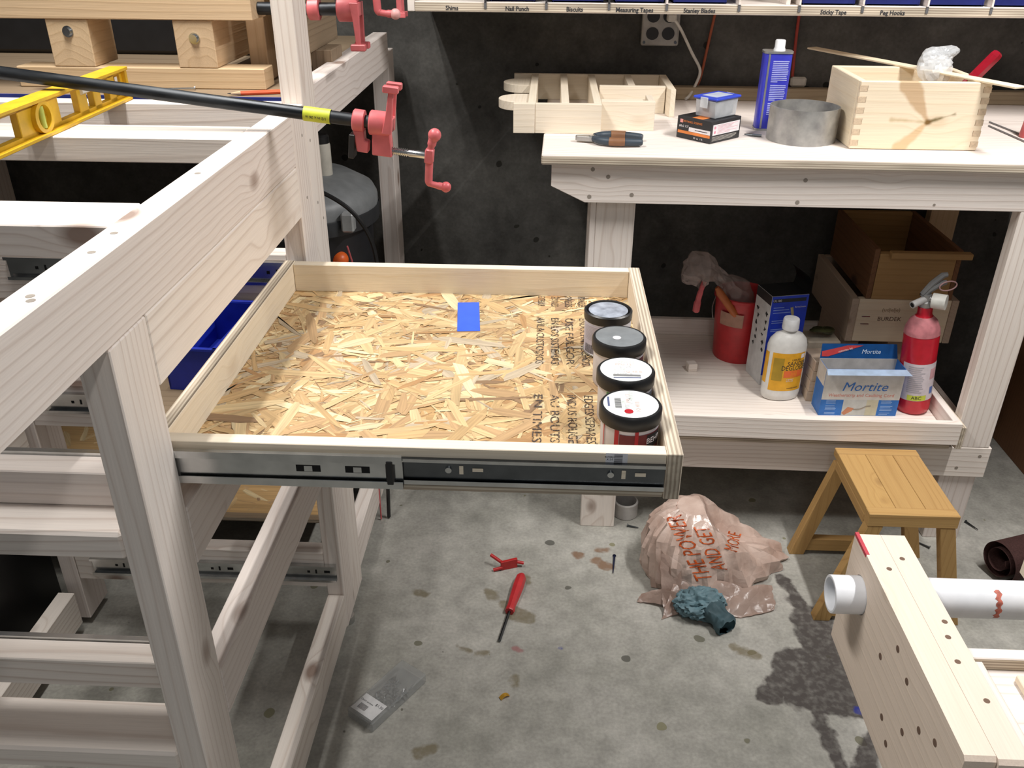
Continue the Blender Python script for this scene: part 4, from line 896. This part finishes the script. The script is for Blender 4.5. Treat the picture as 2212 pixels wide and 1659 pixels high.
cyl('gauge', FE, plain('gauge_white', (.62, .62, .58), .4), (.010, -.012, .312), (.036, -.03, .312), .019, 22); cyl('gauge_stem', FE, AL, (0, 0, .315), (.02, -.015, .313), .008, 12)
bm = nb()
for z0, z1, y_ in ((.318, .352, 0), (.325, .372, 0)):
    tube(bm, [(-.012, y_, z0), (.008, y_, (z0+z1)/2+.003), (.032, y_, z1), (.042, y_, z1+.001)], [.007, .008, .008, .006], 8)
obj('lever', bm, plain('lever_grey', (.22, .22, .22), .45, .4), FE, True)
bm = nb(); tube(bm, [(.045+.022*math.cos(a), -.006+.004*math.cos(a), .345+.012*math.sin(a)) for a in [2*PI*k/20 for k in range(21)]], .0018, 6, cap=False); obj('pull_ring', bm, plain('ring_pink', (.42, .25, .25), .5), FE, True)
# hive boxes
HV = thing('hive_box', 'shallow pale hive box with BURDEK written on it under the darker box', 'box', (0, 0, .46))
board(HV, 'front_panel', .686, .93, 1.385, 1.404, 0, .125, 'box'); board(HV, 'side_panel', .667, .6855, 1.383, 1.735, 0, .126, 'block', 'y'); board(HV, 'side_panel', .9305, .949, 1.383, 1.735, 0, .126, 'block', 'y'); board(HV, 'back_panel', .686, .93, 1.717, 1.736, 0, .125, 'block'); board(HV, 'floor_panel', .686, .93, 1.4045, 1.7165, 0, .008, 'block')
text('handwriting', HV, 'BURDEK', .017, (.775, 1.3845, .068), (PI/2, 0, 0), plain('marker_brown', (.10, .045, .02), .8)); text('handwriting', HV, '(udjelje)', .015, (.775, 1.3845, .095), (PI/2, 0, 0), plain('pencil_tan', (.33, .22, .12), .8))
for z in (.052, .074):
    for x in (.700, .845): bx('staple', HV, STEEL, x, x+.022, 1.3835, 1.3848, z, z+.002)
HB = thing('hive_box', 'brown open hive box with ledge board resting on the shallow box', 'box', (0, 0, .5865))
WOODS['hive2'] = ((.42, .26, .11), (.30, .17, .06), (.05, .025, .01), .5, 60)
board(HB, 'front_panel', .714, .912, 1.382, 1.402, 0, .128, 'hive2'); board(HB, 'side_panel', .7, .7135, 1.384, 1.73, 0, .14, 'brown', 'y'); board(HB, 'side_panel', .9125, .926, 1.384, 1.73, 0, .14, 'brown', 'y'); board(HB, 'back_panel', .714, .912, 1.71, 1.73, 0, .14, 'hive2'); board(HB, 'floor_panel', .714, .912, 1.4025, 1.7095, 0, .01, 'hive2')
board(HB, 'ledge', .735, .942, 1.36, 1.3815, .122, .138, 'hive2', label='projecting ledge board'); cyl('knot', HB, plain('knot_dark', (.04, .018, .008), .8), (.845, 1.3817, .018), (.845, 1.3821, .018), .007, 14)
# ================================================================ paint pots in the drawer
ZO = OZ+.0022
def pot(x, y, label, lid, body_m, kind):
    o = thing('paint_pot', label, 'paint pot', (x, y, ZO), R.uniform(-.2, .2), 'paint sample pots in the drawer')
    bm = nb(); lathe(bm, [(.034, 0), (.0355, .003), (.0365, .060)], 40); obj('jar', bm, body_m, o, 40)
    if kind == 'tin':
        bm = nb(); lathe(bm, [(.0368, .056), (.0375, .060), (.0375, .069), (.035, .071), (.0335, .069), (.0325, .0655), (.031, .0655), (.0305, .068), (.029, .069)], 40, capb=False); obj('lid', bm, BLACKP, o, 40)
        bm = nb(); lathe(bm, [(.0305, .0691), (.029, .0697)], 36); obj('lid_paint', bm, plain('paint_grey_blue', (.33, .36, .42), .25, var=.35, nscale=60), o, 40)
        bm = nb(); lathe(bm, [(.0358, -.0), (.0372, .001), (.0372, .004), (.036, .005)], 36); obj('base_rim', bm, TIN, o, 40)
    else:
        bm = nb(); lathe(bm, [(.0385, .055), (.0392, .057), (.0392, .071), (.0375, .0735)], 44); obj('lid', bm, BLACKP, o, 40)
        bm = nb(); lathe(bm, [(.0345, .0736), (.0335, .0740)], 40); obj('lid_sticker' if kind != 'plainlid' else 'lid_paint', bm, lid, o, 40)
    return o
JW = plain('jar_white', (.68, .67, .72), .4)
STK = plain('sticker_paper', (.74, .76, .75), .5)
PX = [(-.060, .432), (-.050, .326), (-.048, .222), (-.0485, .128)]
p_ = pot(*PX[0], 'paint tin with black rim and grey smeared lid, farthest of the four pots', None, JW, 'tin'); p_.rotation_euler = (0, 0, 0)
arc_patch(p_, 'text_panel', plain('label_lilac', (.50, .47, .55), .5), .0369, 1, 195, 262, .004, .054)
for k in range(9): bx('barcode_bar', p_, INK, -.0276+k*.0022-.0, -.0276+k*.0022+.0011, -.0275-.0*k, -.0262, .008, .020) if False else arc_patch(p_, 'barcode_bar', INK, .0371, 1, 205+k*3.6, 206.6+k*3.6, .006, .020, 2)
for k in range(10): arc_patch(p_, 'label_line', plain('label_greyline', (.40, .38, .42), .5), .0371, 1, 203, 250, .050-k*.0024, .0509-k*.0024, 6)
for a in (272, 292): arc_patch(p_, 'paint_drip', INK, .0372, 1, a, a+9, .035, .057, 4)
p_ = pot(*PX[1], 'paint pot with grey paint over its black lid, second from the back', plain('paint_slate', (.20, .215, .225), .35, var=.15), JW, 'plainlid'); p_.rotation_euler = (0, 0, 0)
cyl('worn_spot', p_, PW, (-.004, -.006, .0741), (-.004, -.006, .0743), .006, 16); arc_patch(p_, 'front_label', plain('label_maroon_dk', (.10, .03, .04), .4), .0368, 1, 290, 350, .004, .05); arc_patch(p_, 'paint_smudge', plain('smudge_blue', (.06, .1, .5), .4), .0369, 1, 238, 258, .046, .051)
p_ = pot(*PX[2], 'paint pot with colourful white lid sticker, second from the front', STK, JW, 'stick'); p_.rotation_euler = (0, 0, 0)
def lid_print(o, ang, red):
    pr = random.Random(3)
    for k in range(6):
        c = [(.55, .62, .55), (.62, .45, .4), (.5, .5, .5)][k % 3]
        t = text('print', o, pr.choice(['1Q 48 B', 'PPU 12', '2Y 31', 'SAMPLE', 'L  24', '0 16 1']), .0075, (pr.uniform(-.010, .010), .020-.007*k, .0741), (0, 0, ang), plain('sticker_print%d' % (k % 3), c, .6))
    bx('barcode', o, plain('barcode_grey', (.2, .2, .2), .6), -.018, .018, -.021, -.016, .0741, .07425) if not red else None
    bx('header', o, plain('header_navy', (.08, .1, .2), .6), -.018, .018, -.026, -.0235, .0741, .07425) if not red else bx('header', o, plain('header_navy', (.08, .1, .2), .6), -.029, -.0265, -.008, .016, .0741, .07425)
lid_print(p_, 0, False); arc_patch(p_, 'paint_smudge', plain('smudge_green', (.1, .35, .12), .5), .0369, 1, 225, 250, .048, .053); arc_patch(p_, 'front_label', plain('label_slate', (.10, .11, .14), .4), .0368, 1, 300, 350, .004, .05)
p_ = pot(*PX[3], 'paint pot with dripping red label, nearest of the four pots', STK, JW, 'stick'); p_.rotation_euler = (0, 0, 0)
lid_print(p_, PI/2, True); cyl('red_blob', p_, plain('paint_red', (.45, .02, .03), .3), (-.004, -.020, .0741), (-.004, -.020, .0744), .0055, 18)
for k in range(10): bx('barcode_bar', p_, INK, -.020, -.012, -.012+k*.0026, -.0108+k*.0026, .0741, .07425)
arc_patch(p_, 'front_label', plain('label_maroon', (.16, .025, .03), .35), .0368, 1, 246, 345, .004, .049)
for a, w_, z0 in ((236, 9, .002), (276, 7, .002), (206, 3, .01)): arc_patch(p_, 'paint_drip', plain('paint_red', (.45, .02, .03), .3), .0372, 1, a, a+w_, z0, .056, 4)
arc_patch(p_, 'brand_plate', CK, .0371, 1, 302, 344, .028, .0475); wrap_text(p_, 'BEHR', .011, .0385, 320, .0373, 1, PW)
# ================================================================ floor things
SL = thing('step_stool', 'small honey-coloured wooden stool with slatted seat in front of the bench', 'stool', (.675, .92, 0), rz=0)
ZS = .318
for k in range(3): board(SL, 'seat_plank', -.099+.0663*k, -.0335+.0663*k, -.112, .108, ZS-.02, ZS, 'stool', 'y', bev=.001)
for y0 in (-.140, .1085): board(SL, 'seat_end', -.10, .10, y0, y0+.0275, ZS-.033 if y0 < 0 else ZS-.02, ZS+.001, 'stool')
for x0 in (-.10, .072): board(SL, 'seat_rail', x0, x0+.028, -.112, .108, ZS-.045, ZS-.0205, 'stool', 'y')
def leg(xt, xb, y0, y1):
    bm = nb(); prism(bm, [(xt-.017, ZS-.034), (xt+.017, ZS-.034), (xb+.019, 0), (xb-.019, 0)], 'y', y0, y1, .001); obj('leg', bm, wood('stool', 'z'), SL)
for s in (-1, 1):
    for y0 in (-.139, .108): leg(s*.080, s*.152, y0, y0+.027)
for y0 in (-.138, .109): board(SL, 'stretcher', -.13, .13, y0+.002, y0+.024, .012, .05, 'stool')
# carrier bag
def bag_mat():
    m, nt, b = mat('carrier_film')
    P = N(nt, 'ShaderNodeTexCoord').outputs['Object']
    n = N(nt, 'ShaderNodeTexNoise', {'Vector': P, 'Scale': 18, 'Detail': 4}).outputs[0]
    nt.links.new(ramp(nt, n, [(.3, (.46, .32, .26)), (.7, (.64, .50, .43))]), b.inputs['Base Color']); b.inputs['Roughness'].default_value = .28; b.inputs['Specular IOR Level'].default_value = .6
    v = N(nt, 'ShaderNodeTexVoronoi', {'Vector': P, 'Scale': 20}, feature='DISTANCE_TO_EDGE')
    bp = N(nt, 'ShaderNodeBump', {'Strength': .5, 'Distance': .01, 'Height': M(nt, 'ADD', n, v.outputs[0])}); nt.links.new(bp.outputs[0], b.inputs['Normal']); return m
BM_ = bag_mat()
def sheet(name, parent, m, f, nu, nv, th=0, seed=0, jit=0):
    rr = random.Random(seed); bm = nb()
    g = [[bm.verts.new(Vector(f(i/nu, j/nv)) + Vector((rr.uniform(-jit, jit), rr.uniform(-jit, jit), rr.uniform(-jit, jit)))) for j in range(nv+1)] for i in range(nu+1)]
    for i in range(nu):
        for j in range(nv): bm.faces.new((g[i][j], g[i+1][j], g[i+1][j+1], g[i][j+1]))
    if th: bmesh.ops.solidify(bm, geom=bm.faces[:], thickness=th)
    return obj(name, bm, m, parent, 50)
CBG = thing('carrier_bag', 'crumpled tan plastic carrier bag with orange lettering on the concrete floor', 'bag', (.20, .93, 0))
HX = [(-.078, .055), (-.083, 0), (-.062, -.055), (.0, -.085), (.075, -.075), (.155, -.06), (.255, .02), (.28, .09), (.19, .13), (.06, .15), (-.03, .12)]
rb = random.Random(12)
prof = [(0, 1.0), (.03, 1.05), (.08, 1.0), (.13, .88), (.165, .66), (.183, .38)]
bm = nb(); rings = []
nseg = 66
def outl(t):
    k = t*len(HX); i = int(k) % len(HX); f = k-int(k); a, b_ = HX[i], HX[(i+1) % len(HX)]; return a[0]+(b_[0]-a[0])*f, a[1]+(b_[1]-a[1])*f
cx0, cy0 = .055, .03
for z, s in prof:
    ring = []
    for k in range(nseg):
        x, y = outl(k/nseg); side = max(0, min(1, (x-.10)/.17))
        zz = z*(1-.62*side) + rb.uniform(-.004, .004); fold = 1+.05*math.sin(k*1.9+z*30)+.03*math.sin(k*.7-z*50)
        ring.append(bm.verts.new((cx0+(x-cx0)*s*fold-.02*z/.18, cy0+(y-cy0)*s*fold+.02*z/.18, max(zz, .0015))))
    rings.append(ring)
for a_, b_ in zip(rings, rings[1:]):
    for k in range(nseg): bm.faces.new((a_[k], a_[(k+1) % nseg], b_[(k+1) % nseg], b_[k]))
bm.faces.new(rings[-1]); bmesh.ops.triangulate(bm, faces=[f for f in bm.faces if len(f.verts) > 4])
bmesh.ops.subdivide_edges(bm, edges=bm.edges[:], cuts=1, smooth=.4, fractal=.14, seed=3)
for v in bm.verts: v.co.z = max(v.co.z, .0012)
bagb = obj('bag_body', bm, BM_, CBG, 24)
sheet('bag_skirt', CBG, BM_, lambda u, v: (-.02+.24*u-.04*v*(1-u), -.07-.105*v*(.9-.35*u)+.01*math.sin(7*u), .045*(1-v)*(1-.5*u)+.012*abs(math.sin(9*u+3*v))*(1-v*.7)+.002), 22, 10, .0006, 2, .002)
sheet('bag_handle', CBG, BM_, lambda u, v: (-.115+.15*u+.012*v, -.128-.045*u*u+.018*v+.02*(1-u), .020*math.sin(PI*min(u*1.1, 1))*(.4+v)+.012*v+.002), 18, 4, .0006, 5, .0012)
sheet('bag_edge', CBG, BM_, lambda u, v: (-.062+.05*v+.01*u, -.055-.085*u, .10*(1-u)*(1-u)+.012+.012*math.sin(5*v+2)*(1-u)), 14, 6, .0006, 6, .002)
OR = plain('print_orange_red', (.68, .14, .03), .35)
def surf_text(parent, body, size, cx, cy, rz, tgt, m, sx=1):
    t = text('bag_lettering', parent, body, size, (0, 0, 0), (0, 0, 0), m, sx=1)
    bmt = bmesh.new(); bmt.from_mesh(t.data); bmesh.ops.triangulate(bmt, faces=bmt.faces[:]); bmesh.ops.subdivide_edges(bmt, edges=[e for e in bmt.edges if e.calc_length() > .008], cuts=2); bmt.to_mesh(t.data); bmt.free()
    from mathutils.bvhtree import BVHTree
    bs = bmesh.new(); bs.from_mesh(tgt.data); tr = BVHTree.FromBMesh(bs)
    c, s = math.cos(rz), math.sin(rz)
    view = Vector((.36, 1.78, -1.4)).normalized()
    for v in t.data.vertices:
        x, y = v.co.x*sx, v.co.y
        px_, py_ = cx + x*c - y*s, cy + x*s + y*c
        hit = tr.ray_cast(Vector((px_, py_-.5*view.y/1, .09)) - view*.2, view)
        h = tr.ray_cast(Vector((px_, py_, .09)) - view*.6, view)
        v.co = (h[0] - view*.0015) if h[0] is not None else Vector((px_, py_, .004))
    bs.free(); return t
surf_text(CBG, 'THE POWER', .062, .02, .0, 1.75, bagb, OR, .75); surf_text(CBG, 'AND GET', .055, .072, .0, 1.72, bagb, OR, .72); surf_text(CBG, 'MORE', .05, .135, .03, 1.2, bagb, OR, .6)
# blue-grey glove on the bag
GV = thing('work_glove', 'crumpled blue-grey rubber glove lying on the mouth of the carrier bag', 'glove', (.255, .775, 0))
GM = plain('glove_rubber', (.11, .19, .22), .6, var=.2, nscale=30)
from mathutils import noise as mnoise
bm = nb(); s0 = bmesh.ops.create_icosphere(bm, subdivisions=5, radius=1)
for v in s0['verts']:
    d = v.co.normalized(); p = Vector((d.x*2.2, d.y*2.2, d.z*2.2))
    rdg = 1-abs(mnoise.noise(p*1.3))*2.0; rdg2 = 1-abs(mnoise.noise(p*2.9+Vector((5, 1, 2))))*2
    k = .80 + .20*rdg + .10*rdg2 + .10*mnoise.noise(p*.7)
    v.co = Vector((-.02+d.x*.064*k, .02+d.y*.046*k, max(.001, .028+d.z*.036*k)))
obj('glove_body', bm, GM, GV, 50)
bm = nb(); path = spline([(.0, .0, .034), (.020, -.030, .026), (.032, -.052, .022)], 6)
rings = tube(bm, path, [.026+.003*math.sin(i*.9) for i in range(len(path))], 24, cap=False)
for i, rg in enumerate(rings):
    for k, v in enumerate(rg):
        v.co += Vector((0, 0, .0035*math.sin(k*1.7+i*.5))); v.co.z = max(v.co.z, .001)
bmesh.ops.solidify(bm, geom=bm.faces[:], thickness=.0015)
obj('glove_cuff', bm, GM, GV, 50)
# screwdriver, clip, screws, box of screws
SD = thing('screwdriver', 'red-handled screwdriver lying on the open floor', 'screwdriver', (-.245, .672, .0))
d0 = Vector((.0, 0, .006)); d1 = Vector((.045, .222, .014)); L_ = d1-d0
bm = nb(); tube(bm, [d0+L_*.42, d0+L_*.44, d0+L_*.5, d0+L_*.62, d0+L_*.8, d0+L_*.95, d1], [.011, .0125, .0105, .0125, .0145, .0135, .008], 8); obj('handle', bm, plain('driver_red', (.50, .03, .035), .35), SD, 30)
cyl('shaft', SD, DSTEEL, d0, d0+L_*.43, .0038, 8)
CP = thing('plastic_clip', 'small red plastic clip lying near the screwdriver handle', 'clip', (-.235, .935, 0), .35)
bm = nb(); prism(bm, [(-.022, 0), (.022, 0), (.022, .028), (-.022, .026)], 'y', -.004, .004, .001); obj('plate', bm, plain('clip_red', (.45, .02, .02), .35), CP)
for a, b_ in (((-.018, .004, .02), (-.04, .03, .03)), ((-.018, -.002, .008), (-.042, .0, .004)), ((.02, 0, .016), (.038, -.006, .012))): cyl('prong', CP, plain('clip_red', (.45, .02, .02), .35), a, b_, .0045, 10)
def screw(label, x, y, rz, col, L=.05):
    s = thing('screw', label, 'screw', (x, y, .0045), rz, 'loose screws on the floor')
    cyl('shank', s, col, (0, 0, -.001), (L, 0, 0), .0032, 8, .001); cyl('head', s, col, (-.0015, 0, 0), (0, 0, 0), .0048, 12)
BS_ = plain('screw_blueblack', (.02, .025, .07), .4, .5)
screw('dark blue screw lying on the floor left of the carrier bag', .040, .992, -1.68, BS_, .068)
screw('dark screw lying on the floor behind the stool leg', .885, 1.07, 2.4, DSTEEL); screw('dark screw lying on the floor by the right bench leg', 1.03, 1.19, -1.1, DSTEEL, .04); screw('small bent screw on the floor beside the white tape roll', .085, 1.125, -.3, DSTEEL, .03)
TR = thing('tape_roll', 'white hollow roll standing on the floor behind the bench leg', 'roll', (.082, 1.185, .0))
bm = nb(); lathe(bm, [(.032, 0), (.034, .002), (.034, .045), (.032, .047), (.029, .047), (.028, .002)], 32, capt=False); obj('roll', bm, plain('roll_white', (.5, .48, .46), .6), TR, 40)
SC_ = thing('screw_case', 'clear plastic case of small screws with a white price label on the floor', 'case', (-.475, .495, 0), rz=.98)
CC = plain('case_clear', (.42, .43, .42), .12, alpha=.42, spec=.8)
bm = nb(); box(bm, -.085, .085, -.036, .036, .0006, .027, .003); obj('case_shell', bm, CC, SC_)
bx('white_label', SC_, plain('label_paper', (.68, .68, .68), .5), -.078, -.032, -.030, .030, .0272, .0275)
for k in range(12): bx('barcode_bar', SC_, INK, -.070, -.056, .0+k*.0018, .0009+k*.0018, .0276, .0277)
text('print', SC_, '$1.30', .009, (-.043, -.018, .0277), (0, 0, -PI/2), TXT); text('print', SC_, 'Quick screws', .006, (-.048, .012, .0277), (0, 0, -PI/2), TXT)
bm = nb(); rs_ = random.Random(2)
for k in range(70):
    c = Vector((rs_.uniform(-.02, .05), rs_.uniform(-.026, .026), rs_.uniform(.004, .014))); a = rs_.uniform(0, 6.28); tube(bm, [c, c+Vector((math.cos(a)*.012, math.sin(a)*.012, rs_.uniform(-.003, .003)))], [.0022, .0008], 5)
o = obj('loose_screws', bm, STEEL, SC_); o['kind'] = 'stuff'
YS = thing('yellow_scrap', 'tiny curled yellow scrap on the bare floor', 'scrap', (-.222, .508, 0), .6)
sheet('scrap', YS, plain('scrap_yellow', (.70, .42, .05), .5), lambda u, v: (.022*u-.011, .01*v, .002+.006*math.sin(PI*u)), 8, 2, .0005)
SR = thing('sandpaper_roll', 'loosely rolled brown sandpaper sheet at the right edge', 'roll', (1.0, .955, 0), rz=-PI/2+.35)
bm = nb(); sp_ = [((.022+.036*t)*math.cos(-t*4.6*PI+.6), (.022+.036*t)*math.sin(-t*4.6*PI+.6)+.059) for t in [k/90 for k in range(91)]]
A = [bm.verts.new((p[0], 0, p[1])) for p in sp_]; Bv = [bm.verts.new((p[0], .15, p[1])) for p in sp_]
for k in range(90): bm.faces.new((A[k], A[k+1], Bv[k+1], Bv[k]))
bmesh.ops.solidify(bm, geom=bm.faces[:], thickness=.0012); o = obj('sheet', bm, plain('sandpaper_brown', (.10, .045, .04), .85, var=.3, nscale=300), SR, True)
CAB = thing('cabinet', 'dark reddish-brown wooden cabinet side beyond the right bench leg', 'cabinet', (0, 0, 0))
board(CAB, 'side_panel', 1.306, 1.326, .85, 1.80, .0, 1.0, 'brown', 'z'); board(CAB, 'front_panel', 1.3265, 1.8, .85, .87, 0, 1.0, 'brown', 'x'); board(CAB, 'top_panel', 1.30, 1.8, .84, 1.80, 1.0005, 1.02, 'brown', 'x')
# ================================================================ vise in the right foreground
VS_ = thing('bench_vise', 'thick laminated pale wood vise jaw in the lower right corner', 'vise', (0, 0, 0))
ZV = .62
WOODS['vise'] = ((.82, .70, .59), (.70, .57, .45), (.4, .28, .18), .3, 50)
for x0, x1, ya in ((.348, .3855, -.108), (.386, .4235, -.112)):
    yc_, zc_ = .105, .51
    out_ = [(-.0, ZV-zc_), (.318-yc_-.005, ZV-zc_), (.318-yc_, ZV-zc_-.005), (.318-yc_, .40-zc_), (ya-yc_, .40-zc_), (ya-yc_, ZV-zc_-.005), (ya-yc_+.005, ZV-zc_), (0, ZV-zc_)]
    hy, hz = .252-yc_, .548-zc_
    hole_ = [(hy+.0315*math.cos(a), hz+.0315*math.sin(a)) for a in [PI/2 + 2*PI*k/28 for k in range(29)]]
    bm = nb(); prism(bm, [(hy, ZV-zc_)] + out_[1:-1] + [(hy, ZV-zc_)] + hole_, 'x', x0-.38, x1-.38)
    obj('jaw', bm, wood('vise', 'y'), VS_, loc=(.38, yc_, zc_))
board(VS_, 'platform_leg', .43, .47, -.10, -.02, .0, .5445, 'white', 'z')
HM = plain('screw_hole_brown', (.16, .10, .07), .9)
for y, z in ((.10, .585), (.055, .57), (.14, .53), (.03, .50), (-.005, .545), (.09, .46), (-.045, .57), (.0, .455), (.06, .44)):
    cyl('screw_hole', VS_, HM, (.3475, y, z), (.349, y, z), .0052, 14)
for x, y in ((.372, .23), (.40, .255), (.412, .12), (.405, .09), (.40, .045), (.41, -.02)): cyl('screw_hole', VS_, HM, (x, y, ZV-.0005), (x, y, ZV+.0004), .004, 12)
bx('red_mark', VS_, plain('marker_red', (.50, .05, .07), .6), .3475, .353, .262, .318, ZV-.0052, ZV+.0004)
board(VS_, 'platform', .4245, .80, -.112, .09, .545, .563, 'white', 'x', ply='z'); board(VS_, 'platform_strip', .4245, .462, -.112, .09, .5635, .578, 'white', 'y'); board(VS_, 'platform_strip', .4245, .80, .09, .11, .545, .583, 'white', 'x', ply='z')
board(VS_, 'platform_board', .50, .80, -.112, .07, .5635, .575, 'cream', 'y'); board(VS_, 'platform_leg', .70, .75, -.05, .04, 0, .5445, 'cream', 'z'); board(VS_, 'right_jaw', .612, .65, .02, .30, .564, .62, 'cream', 'y')
PV = thing('plastic_pipe', 'white plastic pipe passing through the wooden vise jaw', 'pipe', (.302, .252, .548))
bm = nb(); n_ = 40
R0, R1, LL = .0302, .0255, .52
def circ(x, r): return [bm.verts.new((x, r*math.cos(2*PI*k/n_), r*math.sin(2*PI*k/n_))) for k in range(n_)]
q = [circ(0, R0-.0008), circ(.0008, R0), circ(LL, R0), circ(LL, R1), circ(.0008, R1), circ(0, R1+.0006)]
for a_, b_ in list(zip(q, q[1:])) + [(q[-1], q[0])]:
    for k in range(n_): bm.faces.new((a_[k], a_[(k+1) % n_], b_[(k+1) % n_], b_[k]))
obj('pipe_wall', bm, plain('pvc_white', (.78, .80, .84), .3, var=.04), PV, 40)
arcm = plain('torn_label', (.50, .14, .10), .6, var=.5, nscale=90)
bm = nb(); a0, a1 = -1.75, -.15
A = [bm.verts.new((.262+.003*math.sin(k*2.3), (R0+.0003)*math.cos(a0*1.0+(a1-a0)*k/14+PI), (R0+.0003)*math.sin(-(a0+(a1-a0)*k/14)-PI*.0-.9+.0))) for k in range(15)]; bm.free()
bm = nb(); A, Bv = [], []
for k in range(15):
    a = math.radians(185+85*k/14 - 95); y_, z_ = -(R0+.0003)*math.cos(math.radians(-25+95*k/14)), (R0+.0003)*math.sin(math.radians(-25+95*k/14))
    A.append(bm.verts.new((.243+.0025*math.sin(k*2.3), y_, z_))); Bv.append(bm.verts.new((.251+.002*math.sin(k*1.7), y_, z_)))
for k in range(14): bm.faces.new((A[k], A[k+1], Bv[k+1], Bv[k]))
obj('label_remnant', bm, arcm, PV, True)
